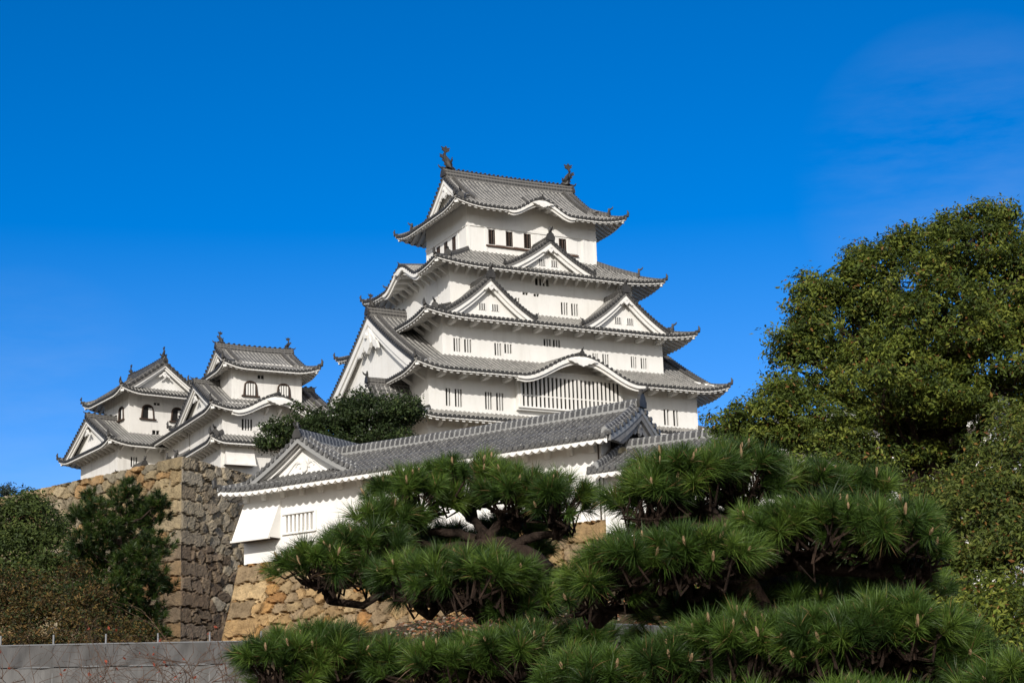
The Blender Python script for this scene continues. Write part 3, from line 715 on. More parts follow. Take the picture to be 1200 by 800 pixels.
# ------------------------------------------------------------------ dry stone walls
PAL = {'tan': [(.44, .29, .14), (.50, .345, .175), (.39, .265, .135), (.46, .265, .105), (.36, .265, .16), (.52, .38, .21), (.40, .215, .085), (.34, .25, .15)],
       'grey': [(.33, .275, .195), (.39, .33, .24), (.28, .235, .175), (.42, .355, .255), (.35, .305, .235), (.31, .25, .175)],
       'ochre': [(.34, .27, .165), (.375, .295, .175), (.30, .245, .16), (.35, .26, .145), (.28, .245, .18), (.39, .315, .20), (.38, .245, .12), (.32, .27, .19)]}
def stone_face(mb, fn, wid, hei, cell, pal, seed, res=.085, corner0=None, corner1=None, relief=.23, dark_low=0):
    """fn(s,h,out)->xyz. s along the wall 0..wid, h height 0..hei. stones come from scattered seeds, corners from long and short blocks"""
    r = np.random.default_rng(seed); pal = np.array(PAL[pal])
    ns, nh = max(3, int(wid/res)), max(3, int(hei/res))
    S, Hh = np.meshgrid(np.linspace(0, wid, ns), np.linspace(0, hei, nh), indexing='ij')
    cx, cy = cell; sx, sy = np.meshgrid(np.arange(-cx, wid+cx, cx), np.arange(-cy, hei+cy, cy), indexing='ij')
    sx = sx+(np.arange(sx.shape[1]) % 2)[None]*cx*.5
    seeds = np.stack([sx.ravel(), sy.ravel()], 1)+r.uniform(-.36, .36, (sx.size, 2))*np.array(cell)
    keep = r.random(len(seeds)) > .14; seeds = seeds[keep]
    small = r.random(len(seeds)); k = len(seeds)
    pts = np.stack([S.ravel(), Hh.ravel()], 1)
    pts = pts+.06*np.stack([np.sin(pts[:, 1]*7.1+pts[:, 0]*3), np.sin(pts[:, 0]*6.3-pts[:, 1]*4)], 1)
    F1 = np.empty(len(pts)); F2 = np.empty(len(pts)); ID = np.empty(len(pts), int)
    wv = .10*small*cx
    for a in range(0, len(pts), 4000):
        q = pts[a:a+4000]; lo = q[:, 0].min()-3*cx; hi = q[:, 0].max()+3*cx
        cand = np.where((seeds[:, 0] > lo) & (seeds[:, 0] < hi))[0]
        dx = (q[:, :1]-seeds[cand, 0][None])/cx; dy = (q[:, 1:2]-seeds[cand, 1][None])/cy
        d = np.sqrt(dx*dx+dy*dy)*.5+np.abs(dx)*.25+np.abs(dy)*.25+wv[cand][None]
        i2 = np.argpartition(d, 1, axis=1)[:, :2]; dd = np.take_along_axis(d, i2, 1); sw = dd[:, 0] > dd[:, 1]
        dd.sort(axis=1); i2 = np.where(sw[:, None], i2[:, ::-1], i2)
        F1[a:a+4000], F2[a:a+4000], ID[a:a+4000] = dd[:, 0], dd[:, 1], cand[i2[:, 0]]
    edge = (F2-F1)*min(cell)*.9
    tilt = r.uniform(-.22, .22, (k+400, 2)); off = r.uniform(-.06, .07, k+400); colr = pal[r.integers(0, len(pal), k+400)]*r.uniform(.8, 1.18, (k+400, 1))
    dl = np.stack([pts[:, 0]-seeds[ID, 0], pts[:, 1]-seeds[ID, 1]], 1)
    for ci, (cor, par) in enumerate(((corner0, 0), (corner1, 1))):
        if cor is None: continue
        hc = .92; s = pts[:, 0] if ci == 0 else wid-pts[:, 0]; c = np.floor(pts[:, 1]/hc).astype(int); fr = pts[:, 1]-c*hc
        ln = np.where((c+cor) % 2 == 0, 2.3, 1.25)+.25*np.sin(c*2.7+cor); inb = s < ln
        e = np.minimum(np.minimum(fr, hc-fr), ln-s)
        edge = np.where(inb, e*.9, edge); ID = np.where(inb, k+ci*200+c, ID); dl[inb] = 0
    x = np.clip(edge/.085, 0, 1); hgt = relief*(1-(1-x)**2.0)
    hgt = hgt+np.where(x > .15, off[ID]+(tilt[ID]*dl).sum(1), 0)*np.clip(x*1.5, 0, 1)
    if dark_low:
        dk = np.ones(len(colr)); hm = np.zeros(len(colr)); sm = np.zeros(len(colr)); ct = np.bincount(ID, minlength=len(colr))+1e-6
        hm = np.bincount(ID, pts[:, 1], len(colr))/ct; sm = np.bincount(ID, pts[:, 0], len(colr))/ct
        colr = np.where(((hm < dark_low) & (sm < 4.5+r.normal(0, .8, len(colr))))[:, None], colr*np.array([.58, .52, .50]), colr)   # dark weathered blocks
    hgt = hgt-np.where(edge < .04, .16*(1-edge/.04), 0)
    rough = .018*np.sin(pts[:, 0]*19+3*np.sin(pts[:, 1]*11))*np.sin(pts[:, 1]*23+2*np.sin(pts[:, 0]*9))+r.normal(0, .006, len(pts))
    hgt = (hgt+rough).reshape(S.shape)-relief
    fade = np.ones_like(S)
    if corner0 is not None: fade *= np.clip(S/.1, 0, 1)
    if corner1 is not None: fade *= np.clip((wid-S)/.1, 0, 1)
    P = fn(S, Hh, hgt*fade)
    mb.grid(P, 0, None, None, colr[ID])
def stone_body(mb, poly_top, poly_bot, z_top, z_bot, col=(.2, .17, .13)):
    k = len(poly_top); v = [(*p, z_top) for p in poly_top]+[(*p, z_bot) for p in poly_bot]
    mb.add(v, [list(range(k))]+[[i, (i+1) % k, k+(i+1) % k, k+i] for i in range(k)], 0, None, col)
def wall_fn(p0, d, n, z0, hei, bat, pw=1.5):
    p0, d, n = np.array(p0, float), np.array(d, float), np.array(n, float)
    def f(S, H, out):
        t = 1-H/hei; o = bat*t**pw+out
        return np.stack([p0[0]+d[0]*S+n[0]*o, p0[1]+d[1]*S+n[1]*o, z0+H], -1)
    return f
# tall wall on the left, its corner toward us
def mitre_face(mb, C, d, n, other_n, z0, hei, bat, wid, pw, **kw):
    C, d, n, on = (np.array(a, float) for a in (C, d, n, other_n))
    def f(S, H, out):
        t = 1-H/hei; o = bat*t**pw; sh = o*(1-S/wid)     # the corner leans out both ways
        return np.stack([C[0]+d[0]*S+n[0]*(o+out)+on[0]*sh, C[1]+d[1]*S+n[1]*(o+out)+on[1]*sh, z0+H+(S*0)], -1)
    stone_face(mb, f, wid, hei, **kw)
t40 = rad(40); dl_ = (-math.cos(t40), math.sin(t40)); nl_ = (-math.sin(t40), -math.cos(t40)); t22 = rad(27); dr_ = (math.sin(t22), math.cos(t22)); nr_ = (math.cos(t22), -math.sin(t22))
CW = np.array([-19.83, 112.0])
mb = MB()
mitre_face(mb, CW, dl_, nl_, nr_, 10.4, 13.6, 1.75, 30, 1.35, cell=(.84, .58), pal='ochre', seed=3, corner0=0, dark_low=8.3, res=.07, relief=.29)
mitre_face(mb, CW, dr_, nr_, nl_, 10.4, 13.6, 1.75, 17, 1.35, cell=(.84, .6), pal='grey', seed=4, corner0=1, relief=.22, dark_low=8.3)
a_ = CW+np.array(dl_)*30; b_ = CW+np.array(dr_)*17; c_ = a_+np.array(dr_)*17
ins = np.array([(0.0, .35)]*4)
stone_body(mb, [CW+np.array((0, .45)), b_+np.array((-.4, .2)), c_, a_+np.array((.4, .3))], [CW+np.array((0, .45)), b_+np.array((-.4, .2)), c_, a_+np.array((.4, .3))], 23.86, 10.4)
tag(mb.build('stone_wall', 'stone'), 'tall dry stone rampart with a sharp leaning corner, ochre on its left face and grey brown on its right', 'stone wall')

# ------------------------------------------------------------------ main keep
PHI = rad(27.34); KC = np.array([.174, 170.0])
def k2w(x, y): return (KC[0]+x*math.cos(PHI)-y*math.sin(PHI), KC[1]+x*math.sin(PHI)+y*math.cos(PHI))
KZ = 30.4
keep = thing('castle_keep', 'largest white castle tower with five tiers of grey tiled roofs, rising above everything', 'castle keep', (*KC, KZ), PHI)
W6, W5, W4, W1, W0 = (6.58, 4.4), (9.2, 6.0), (10.95, 7.9), (13.15, 9.7), (13.45, 10.0)
win1 = [(-11.37, .44, 36.38, 37.9), (-10.42, .67, 36.36, 37.9), (-7.62, .64, 36.34, 37.85), (-6.55, .69, 36.31, 37.85), (7.0, .78, 36.12, 37.57), (9.88, .53, 36.16, 37.59), (10.85, .53, 36.14, 37.58)]
win4 = [(-9.57, .65, 41.62, 42.81), (-8.54, .69, 41.62, 42.79), (-5.67, .66, 41.6, 42.7), (-4.68, .72, 41.87, 42.71), (3.96, .56, 41.67, 42.61), (5.0, .65, 41.68, 42.62), (7.88, .58, 41.6, 42.63), (8.92, .62, 41.6, 42.59), (-.82, .72, 42.84, 43.5), (.11, .72, 42.84, 43.5)]
win5 = [(-3.21, .42, 46.66, 47.58), (-2.62, .42, 46.64, 47.56), (2.09, .70, 46.45, 47.59), (3.13, .70, 46.45, 47.57), (-.1, 1.38, 48.92, 49.6), (-1.82, .55, 47.9, 48.16), (-.71, .55, 47.86, 48.12)]
win6 = [(-4.17, .56, 52.78, 54.19), (-2.41, .58, 52.78, 54.19), (-.57, .60, 52.8, 54.2), (3.04, .64, 52.74, 54.15)]
l6 = [(-1.58, .62, 52.75, 54.09), (.15, .62, 52.75, 54.09), (1.75, .62, 52.75, 54.09)]
l1 = [(-6.6, .66, 36.4, 37.9), (-5.4, .66, 36.4, 37.9), (-1.6, .66, 36.4, 37.9)]
l5 = [(-3.4, .6, 46.6, 47.6), (3.2, .6, 46.6, 47.6)]
storey(keep, *W0, KZ, 35.5, KZ)
storey(keep, *W1, 35.2, 39.95, KZ, front=win1, left=l1)
storey(keep, *W4, 40.6, 45.15, KZ, front=win4)
storey(keep, *W5, 45.6, 50.55, KZ, front=win5, left=l5)
storey(keep, *W6, 51.3, 56.55, KZ, front=win6, left=l6)
for wy, lst in ((W1[1], win1), (W4[1], win4), (W5[1], win5)):
    for (u, w, a, b) in lst:
        lattice_window(keep, keep, u, -wy, a, b, w, 1 if b-a < .4 else (4 if w > 1 else (2 if w < .56 else 3)), KZ)
for (u, w, a, b) in l1: lattice_window(keep, keep, u, -W1[0], a, b, w, 3, KZ, side='l')
for (u, w, a, b) in l5: lattice_window(keep, keep, u, -W5[0], a, b, w, 3, KZ, side='l')
for (u, w, a, b) in win6: lattice_window(keep, keep, u, -W6[1], a, b, w, 2, KZ, bars_m='frame_dark')
for (u, w, a, b) in l6: lattice_window(keep, keep, u, -W6[0], a, b, w, 2, KZ, side='l', bars_m='frame_dark')
# sliding plastered shutters, posts, beams and sills of the top storey
for u, w in ((-3.29, 1.0), (-1.49, 1.05), (.40, 1.05), (4.05, 1.0)):
    mb = MB(); mb.box((u, -4.435, 53.48), (w, .07, 1.40)); mb.build('shutter', 'plaster', keep, z0=KZ)
for u, w, z in ((-2.6, 4.4, 52.62), (3.65, 1.9, 52.6)):
    mb = MB(); mb.box((u, -4.50, z), (w, .22, .10)); mb.build('sill', 'wood', keep, z0=KZ)
mb = MB(); mb.box((0, -4.445, 54.42), (13.2, .09, .24)); mb.box((-6.62, 0, 54.42), (.09, 8.8, .24))
for u in (-6.45, -4.75, 2.1, 5.2, 6.45): mb.box((u, -4.43, 53.2), (.22, .05, 2.3))
for v in (-4.2, -2.5, 2.6, 4.2): mb.box((-6.61, v, 53.2), (.05, .22, 2.3))
mb.build('wall_beam', 'plaster', keep, z0=KZ)
# roofs, bottom to top
R1 = Skirt(15.6, 12.2, 34.95, *W1, 1.0, .45, 2.2)
R2 = Irimoya(15.3, 11.97, 39.05, .50, .0098, 13.95, .62, 2.25, kara={'f': (.3, 5.9, 2.15)}, hole=W4, cc=3.4)
R4 = Skirt(13.43, 9.95, 44.28, *W5, 1.85, .50, 2.1)
R5 = Skirt(11.5, 8.05, 49.55, *W6, 2.42, .45, 2.05, kara={'l': (.5, 3.7, 1.5), 'r': (0, 3.1, 1.45)})
R6 = Irimoya(8.7, 6.45, 55.65, .55, .027, 6.2, .55, 2.05, kara={'f': (.0, 3.2, 1.30)}, cc=3.2)
r1 = R1.build(keep, KZ); r2 = R2.build(keep, KZ, shachi=.6, ridge_h=.7, gegyo=1.75); r4 = R4.build(keep, KZ); r5 = R5.build(keep, KZ); r6 = R6.build(keep, KZ, shachi=1.05, ridge_h=.75, gegyo=.95)
kara_front(keep, 'f', r6, R6, .0, 3.2, 1.3, KZ, None, drop=.32, s=.62)
kara_front(keep, 'f', r2, R2, .3, 5.9, 2.15, KZ, None, drop=.40, s=.85)
kara_front(keep, 'l', r5, R5, .5, 3.7, 1.5, KZ, None, drop=.42, s=.55)
def frieze(root, sk, k, plane, u0, u1, zlow, ov, z0, xf=None, m='plaster'):
    r = sk.side(k); Z = r[2] if len(r) == 5 else r[1]; fr = frame_of(k, sk.Lx, sk.Ly); u = np.linspace(u0, u1, 40)
    mb = MB(); mb.grid(np.stack([fr(u, np.full_like(u, ov), np.full_like(u, zlow)), fr(u, np.full_like(u, ov), Z(u, np.full_like(u, ov))-.25)], 1)); return mb.build('gable_panel', m, root, z0=z0, xf=xf)
frieze(keep, R6, 'f', 0, -3.3, 3.3, 56.4, 2.04, KZ); frieze(keep, R2, 'f', 0, -5.6, 6.2, 39.9, 2.26, KZ); frieze(keep, R5, 'l', 0, -3.1, 4.1, 50.4, 2.28, KZ)
dormer(keep, 0, 4.45, 50.05, 2.72, -7.05, -4.3, KZ)
for u in (-7.05, 6.35): dormer(keep, u, 4.35, 44.70, 3.35, -9.05, -5.9, KZ)
XL = (0, 0, rad(-90))
dormer(keep, 5.6, 2.3, 36.3, 2.6, -16.3, -13.0, KZ, xf=XL, windows=False, s=.8)
# big projecting lattice window of the first storey
mb = MB(); mb.box((.08, -9.93, 38.2), (10.3, .44, 3.55)); bay = mb.build('lattice_bay', 'plaster', keep, z0=KZ)
mb = MB(); mb.add([(-4.85, -10.157, 36.72), (5.0, -10.157, 36.72), (5.0, -10.157, 39.5), (-4.85, -10.157, 39.5)], [[0, 1, 2, 3]])
mb.build('pane', 'void', bay, z0=KZ)
mb = MB()
for i in range(25): mb.box((-4.75+i*.402, -10.22, 38.1), (.19, .12, 2.78))
mb.box((.08, -10.20, 37.72), (9.9, .06, .10)); mb.box((.08, -10.24, 36.66), (10.3, .2, .14)); mb.box((.08, -10.22, 39.5), (10.3, .16, .2))
mb.build('bars', 'plaster', bay, z0=KZ)
# eave brackets
brackets(keep, np.linspace(-12.3, 12.3, 13)[[0, 1, 2, 3, 10, 11, 12]], 'f', *W1, 39.85, KZ, out=1.5, kind='beam', w=.34)
brackets(keep, np.linspace(-9, 9, 8), 'l', W1[0], W1[1], 39.85, KZ, out=.9, drop=1.25)
brackets(keep, np.linspace(-10.3, 10.3, 11), 'f', *W4, 44.95, KZ, out=1.4, kind='beam', w=.34)
brackets(keep, np.linspace(-7.3, -4.3, 3), 'l', W4[0], W4[1], 44.95, KZ, out=.9, drop=1.25)
brackets(keep, np.linspace(-8.7, 8.7, 17), 'f', *W5, 50.4, KZ, out=.9, drop=1.25)
brackets(keep, np.linspace(-5.5, 5.5, 10), 'l', W5[0], W5[1], 50.4, KZ, out=.9, drop=1.25)
brackets(keep, np.linspace(-12.5, 12.5, 12), 'f', *W0, 35.3, KZ, out=.8, drop=.9)
def tower_base(name, label, c, rz, hx, hy, zt, zb, bat, pal, seed, res=.16):
    t = thing(name, label, 'stone base', (c[0], c[1], zb), rz); mb = MB(); h = zt-zb
    for (d, n, p, w) in (((1, 0), (0, -1), (-hx, -hy), 2*hx), ((0, -1), (-1, 0), (-hx, hy), 2*hy), ((0, 1), (1, 0), (hx, -hy), 2*hy), ((-1, 0), (0, 1), (hx, hy), 2*hx)):
        def f(S, H, out, d=d, n=n, p=p, w=w):
            o = bat*(1-H/h)**1.4; q = (S/w*2-1)*o
            return np.stack([p[0]+d[0]*(S+q)+n[0]*(o+out), p[1]+d[1]*(S+q)+n[1]*(o+out), zb+H], -1)
        stone_face(mb, f, w, h, (1.2, .85), pal, seed, res, 0, 1)
    mb.add([(-hx, -hy, zt), (hx, -hy, zt), (hx, hy, zt), (-hx, hy, zt)], [[0, 1, 2, 3]], 0, None, (.2, .18, .15))
    mb.build('masonry', 'stone', t, z0=zb); return t
tower_base('stone_base', 'broad battered stone base under the largest white tower', KC, PHI, 13.8, 10.4, KZ, 12, 4.2, 'ochre', 8, .2)

# ------------------------------------------------------------------ small towers on the left
def bell_window(root, u, y, z, w, h, z0, xf=None, side='f', fill='bars'):
    t = np.linspace(0, 1, 15); arch = []
    for q in t: arch.append((-w/2*math.cos(math.pi*q)*(1 if abs(math.cos(math.pi*q)) < .85 else 1.0), h*.62+h*.38*math.sin(math.pi*q)**.8))
    out = [(-w*.58, 0)]+arch+[(w*.58, 0)]
    rz = 0 if side == 'f' else rad(-90); x0, y0 = (u, y) if side == 'f' else (y, u)
    if xf is not None:
        cx, cy, r = xf; c, si = math.cos(r), math.sin(r); x0, y0, rz = cx+x0*c-y0*si, cy+x0*si+y0*c, rz+r
    mb = MB(); mb.add([(a, -.012, b) for a, b in out], [list(range(len(out)))]); n = mb.build('bell_window', 'void', root); n.location = (x0, y0, z-z0); n.rotation_euler = (0, 0, rz)
    mb = MB(); o3 = np.array([(a, -.06, b) for a, b in out]); mb.tube(o3, .075, 6)
    mb.build('frame', 'frame_dark', n)
    mb = MB(); mb.box((0, -.10, -.04), (w*1.55, .24, .11)); mb.build('sill', 'frame_dark', n)
    mb = MB()
    if fill == 'bars':
        for i in range(4): mb.box((-w*.32+i*w*.213, -.04, h*.44), (w*.13, .05, h*.86))
    else: mb.box((w*.27, -.04, h*.40), (w*.42, .05, h*.8))
    mb.build('shutter', 'plaster', n)
    return n
NZ = 28.0; NC = k2w(-25.5, -1.6)
nt_ = thing('small_tower', 'small white tower with bell shaped windows above an undulating gable', 'castle tower', (*NC, NZ), PHI, 'small towers on the left')
storey(nt_, 3.05, 3.1, 36.2, 40.0, NZ, mat_='plaster_old', front=[(-.54, .55, 38.66, 38.98)]); storey(nt_, 4.2, 4.2, 32.6, 36.25, NZ, mat_='plaster_old', front=[(-2.1, .9, 34.0, 34.95), (1.6, .9, 34.0, 34.95)]); storey(nt_, 4.35, 4.35, NZ, 33.4, NZ, mat_='plaster_old')
lattice_window(nt_, nt_, -.54, -3.1, 38.66, 38.98, .55, 1, NZ)
for u in (-2.1, 1.6): lattice_window(nt_, nt_, u, -4.2, 34.0, 34.95, .9, 4, NZ)
for u in (-1.43, 1.45): bell_window(nt_, u, -3.1, 37.15, 1.0, 1.2, NZ)
bell_window(nt_, 0, -3.05, 37.15, 1.0, 1.2, NZ, side='l')
nr1 = Skirt(5.6, 5.6, 32.75, 4.2, 4.2, .80, .42, 1.3, st=SMALL); nr1.build(nt_, NZ)
nr2 = Irimoya(5.6, 5.6, 35.45, .52, .006, 4.75, .42, 1.4, kara={'f': (.1, 3.7, 1.35)}, hole=(3.05, 3.1), cc=2.2, st=SMALL); q2 = nr2.build(nt_, NZ, shachi=False, ridge_h=.4, gegyo=.7)
kara_front(nt_, 'f', q2, nr2, .1, 3.7, 1.35, NZ, None, drop=.36, s=.6); frieze(nt_, nr2, 'f', 0, -3.6, 3.8, 36.2, 1.38, NZ, m='plaster_old')
nr3 = Irimoya(4.2, 4.4, 39.25, .48, .02, 2.85, .48, 1.2, cc=2.2, st=SMALL); nr3.build(nt_, NZ, shachi=.5, ridge_h=.45, gegyo=.5)
brackets(nt_, np.linspace(-2.6, 2.6, 5), 'f', 3.05, 3.1, 39.95, NZ, out=.5, drop=.7, w=.16, mat_='plaster_old'); brackets(nt_, np.linspace(-2.6, 2.6, 4), 'l', 3.05, 3.1, 39.95, NZ, out=.5, drop=.7, w=.16, mat_='plaster_old')
brackets(nt_, np.linspace(-3.9, 3.9, 8), 'f', 4.2, 4.2, 36.2, NZ, out=.6, drop=.85, w=.16, mat_='plaster_old'); brackets(nt_, np.linspace(-3.9, 3.9, 10), 'l', 4.2, 4.2, 36.2, NZ, out=.8, drop=1.05, w=.16, mat_='plaster_old')
brackets(nt_, np.linspace(-3.9, 3.9, 8), 'f', 4.35, 4.35, 33.35, NZ, out=.6, drop=.85, w=.16, mat_='plaster_old'); brackets(nt_, np.linspace(-3.9, 3.9, 10), 'l', 4.35, 4.35, 33.35, NZ, out=.8, drop=1.05, w=.16, mat_='plaster_old')
def drop_bay(root, x0, x1, y, zt, zb, out, z0, xleft=0.0, m='plaster', closed=True, name='stone_drop_bay'):
    """slanting plastered bay hung on a wall, open below"""
    mb = MB(); yt, yb = y-.06, y-out
    v = [(x0, yt, zt), (x1, yt, zt), (x1-.1, yb, zb), (x0-xleft, yb, zb), (x0, y+.02, zt), (x1, y+.02, zt), (x1-.02, y+.02, zb), (x0-xleft, y+.02, zb)]
    mb.add(v, [[0, 1, 2, 3], [1, 5, 6, 2], [0, 3, 7, 4], [0, 4, 5, 1]], 0)
    o = mb.build(name, m, root, z0=z0)
    mb = MB(); mb.box(((x0-xleft+x1-.1)/2, yb+.02, zb-.05), (x1-x0+xleft-.1+.12, .14, .10), 0)
    mb.add([(x1-.12, yb+.1, zb-.01), (x0-xleft+.02, yb+.1, zb-.01), (x0-xleft+.02, y, zb-.01), (x1-.12, y, zb-.01)], [[0, 1, 2, 3]], 1)
    mb.build('lower_rim', ['plaster_trim', 'frame_dark'], o, z0=z0); return o
drop_bay(nt_, -4.0, -1.6, -4.35, 32.5, 31.0, .95, NZ, .15, 'plaster_old')
tower_base('stone_base', 'stone base under the small tower with the undulating gable', NC, PHI, 4.7, 4.7, NZ, 12, 3.2, 'ochre', 9, .25)
# gallery joining the two small towers
GCc = k2w(-28.2, 7.2); gal = thing('castle_gallery', 'low white gallery with a long tiled eave joining the two small left towers', 'castle gallery', (*GCc, NZ), PHI)
mb = MB(); mb.box((0, 0, (NZ+36.1)/2), (3.0, 8.6, 36.1-NZ)); mb.build('wall', 'plaster_old', gal, z0=NZ)
gr_ = Irimoya(5.6, 2.9, 35.45, .52, .006, 5.05, 0, 1.4, cc=1, st=SMALL); gr_.build(gal, NZ, xf=(0, 0, rad(90)), sides='fb', shachi=False, ridge_h=.4, gable_sides=(), hips=False)
brackets(gal, np.linspace(-3.9, 3.9, 9), 'l', 1.5, 0, 36.1, NZ, out=.8, drop=1.05, w=.16, mat_='plaster_old')
tower_base('stone_base', 'stone base under the low gallery between the small towers', GCc, PHI, 2.2, 4.2, NZ, 12, .6, 'ochre', 12, .3)
# far left tower
PI_ = rad(34); ci, si_ = math.cos(PI_), math.sin(PI_); IC = (-34.23+4.3*ci-4.5*si_, 163+4.3*si_+4.5*ci); IZ = 29.0
it = thing('small_tower', 'far left white tower whose triangular top gable faces front over dark arched windows', 'castle tower', (*IC, IZ), PI_, 'small towers on the left')
storey(it, 2.85, 2.9, 36.0, 41.0, IZ, mat_='plaster_old', front=[(-.25, .6, 39.62, 39.86), (-.3, .7, 36.95, 37.35)]); storey(it, 4.4, 4.3, IZ, 36.05, IZ, mat_='plaster_old', front=[(-2.9, .6, 33.6, 34.5)])
lattice_window(it, it, -2.9, -4.3, 33.6, 34.5, .6, 3, IZ); lattice_window(it, it, -.25, -2.9, 39.62, 39.86, .6, 1, IZ); lattice_window(it, it, -.3, -2.9, 36.95, 37.35, .7, 1, IZ)
for u in (-1.12, 1.70): bell_window(it, u, -2.9, 38.3, 1.0, 1.25, IZ, fill='half')
bell_window(it, -1.2, -2.85, 38.35, .95, 1.2, IZ, side='l', fill='half')
ir2 = Irimoya(5.9, 5.9, 35.3, .52, .005, 5.15, .45, 1.5, hole=(2.85, 2.9), cc=2.4, st=SMALL); ir2.build(it, IZ, shachi=False, ridge_h=.4, gegyo=.75)
ir3 = Irimoya(4.5, 4.3, 40.3, .62, .02, 3.55, .5, 1.4, cc=2.2, st=SMALL); ir3.build(it, IZ, xf=(0, 0, rad(90)), shachi=.5, ridge_h=.45, gegyo=.7)
brackets(it, np.linspace(-4.1, 4.1, 8), 'f', 4.4, 4.3, 36.0, IZ, out=.8, drop=1.05, w=.16, mat_='plaster_old'); brackets(it, np.linspace(-4.1, 4.1, 10), 'l', 4.4, 4.3, 36.0, IZ, out=.8, drop=1.05, w=.16, mat_='plaster_old')
dormer(it, -2.9, 2.3, 32.2, 1.15, -6.0, -4.2, IZ, windows=False, s=.7)
tower_base('stone_base', 'stone base under the far left tower', IC, PI_, 4.8, 4.8, IZ, 12, 3.0, 'ochre', 10, .25)

# ------------------------------------------------------------------ white gate building in front
PG = rad(-31); GO = (4.56, 85.0); GZ0 = 15.4
def g2w(x, y): return (GO[0]+x*math.cos(PG)-y*math.sin(PG), GO[1]+x*math.sin(PG)+y*math.cos(PG))
gate = thing('gatehouse', 'long bright white plastered gatehouse with dark grey tiled roof on an ochre stone footing', 'gatehouse', (*GO, GZ0), PG)
mb = MB(); hole = [(-18.95, 1.95, 16.75, 17.66)]
wall_face(mb, -22.5, -1.5, GZ0, 19.36, lambda u, d, z: (u, 1.3+d, z), hole, .25)
for a, b in (((-1.5, 1.3), (-1.5, 5.9)), ((-1.5, 5.9), (-15.1, 5.9)), ((-15.1, 5.9), (-15.1, 15)), ((-15.1, 15), (-22.5, 15)), ((-22.5, 15), (-22.5, 1.3))):
    mb.add([(*a, GZ0), (*b, GZ0), (*b, 19.36), (*a, 19.36)], [[0, 1, 2, 3]])
mb.build('wall', 'plaster_new', gate, z0=GZ0)
mb = MB(); mb.add([(-19.93, 1.50, 16.75), (-17.97, 1.50, 16.75), (-17.97, 1.50, 17.66), (-19.93, 1.50, 17.66)], [[0, 1, 2, 3]]); gw = mb.build('window', 'plaster_trim', gate, z0=GZ0)
mb = MB()
for i in range(8): mb.box((-19.86+i*.26, 1.36, 17.2), (.12, .14, .90))
mb.build('bars', 'plaster_new', gw, z0=GZ0)
mb = MB(); mb.box((-18.95, 1.24, 16.70), (2.1, .14, .09)); mb.box((-17.90, 1.255, 17.2), (.10, .10, 1.05)); mb.box((-18.95, 1.25, 17.70), (2.1, .12, .07)); mb.build('frame', 'plaster_new', gw, z0=GZ0)
GA, GB = .38, .042
gmain = Irimoya(9.4, 3.6, 19.0, GA, GB, 8.75, 0, 1.3, st=GATE, cc=1, vo=.65)
XG = (-9.9, 3.6, 0)
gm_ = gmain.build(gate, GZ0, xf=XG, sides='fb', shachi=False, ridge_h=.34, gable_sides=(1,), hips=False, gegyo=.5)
# wing with its gable to the front
Zs = lambda u, v: 19.0+GA*v+GB*v*v
T = MB(); E = MB(); fr_ = lambda u, v, z: np.stack([u, v, z], -1); lw = lambda u, v: Zs(u, v)+.22*np.clip((-20.6-u)/2.6, 0, 1)**2*np.clip(1-v/2.6, 0, 1)
tile_patch(T, -23.2, -19.1, lambda u: np.minimum(u+23.2, 1.62), lw, fr_, GATE, 5, steps=True)
eave_patch(E, -23.2, -19.1, lw, fr_, GATE, 1.3, lambda u: u+23.2)
frl = lambda u, v, z: np.stack([-23.2+v, u, z], -1); ll = lambda u, v: Zs(u, v)+.22*np.clip((2.6-u)/2.6, 0, 1)**2*np.clip(1-v/2.6, 0, 1)
tile_patch(T, 0, 1.1, lambda u: u, ll, frl, GATE, 4, steps=True)
tile_patch(T, 1.1, 16, lambda u: np.full_like(u, .3), ll, frl, GATE, 2)
eave_patch(E, 0, 16, ll, frl, GATE, .75, lambda u: u)
skirt_ = T.build('gable_skirt_roof', ['tile_gate', 'cap_gate'], gate, z0=GZ0); E.build('eave', 'plaster_new', skirt_, z0=GZ0)
tt = np.linspace(-.01, 1.62, 8); hip_ridges(gate, skirt_, [np.stack([-23.2+tt, tt, lw(-23.2+tt, np.maximum(tt, 0))], 1)], GATE, GZ0, None, .3, .26, two=False)
dormer(gate, -18.8, 4.4, 19.0, GA*4.4+GB*19.36+.05, 1.62, 16, GZ0, st=GATE, windows=False, ends=False, scroll=True)
brackets(gate, np.arange(-22.3, -1.2, 1.2), 'f', 0, -1.3, 19.28, GZ0, out=.55, drop=.72, w=.26, kind='board', mat_='plaster_new')
bay_ = drop_bay(gate, -22.5, -20.1, 1.3, 18.42, 16.52, .95, GZ0, .04, 'plaster_new')
mb = MB(); mb.tube([(-1.62, 1.22, 19.0), (-1.62, 1.22, 15.4), (-1.62, .6, 13.2), (-1.6, .1, 11)], .035, 6); mb.build('drain_pipe', 'frame_dark', gate, z0=GZ0)
# horn loudspeaker under the gate gable
hp = g2w(-.75, 2.0); hs_ = thing('loudspeaker', 'small beige horn loudspeaker under the right gable of the white gatehouse', 'loudspeaker', (hp[0], hp[1], 18.55), PG)
mb = MB(); mb.tube([(0, .3, 0), (.02, .12, 0), (.03, -.08, 0), (.04, -.12, 0)], [.06, .08, .2, .21], 14, cap=False); mb.build('horn', 'horn', hs_)
mb = MB(); mb.tube([(0, .52, 0), (0, .3, 0)], [.1, .09], 10); mb.tube([(0, .42, .02), (-.4, .42, .02), (-.75, .42, .02)], .03, 6); mb.build('driver', 'frame_dark', hs_)
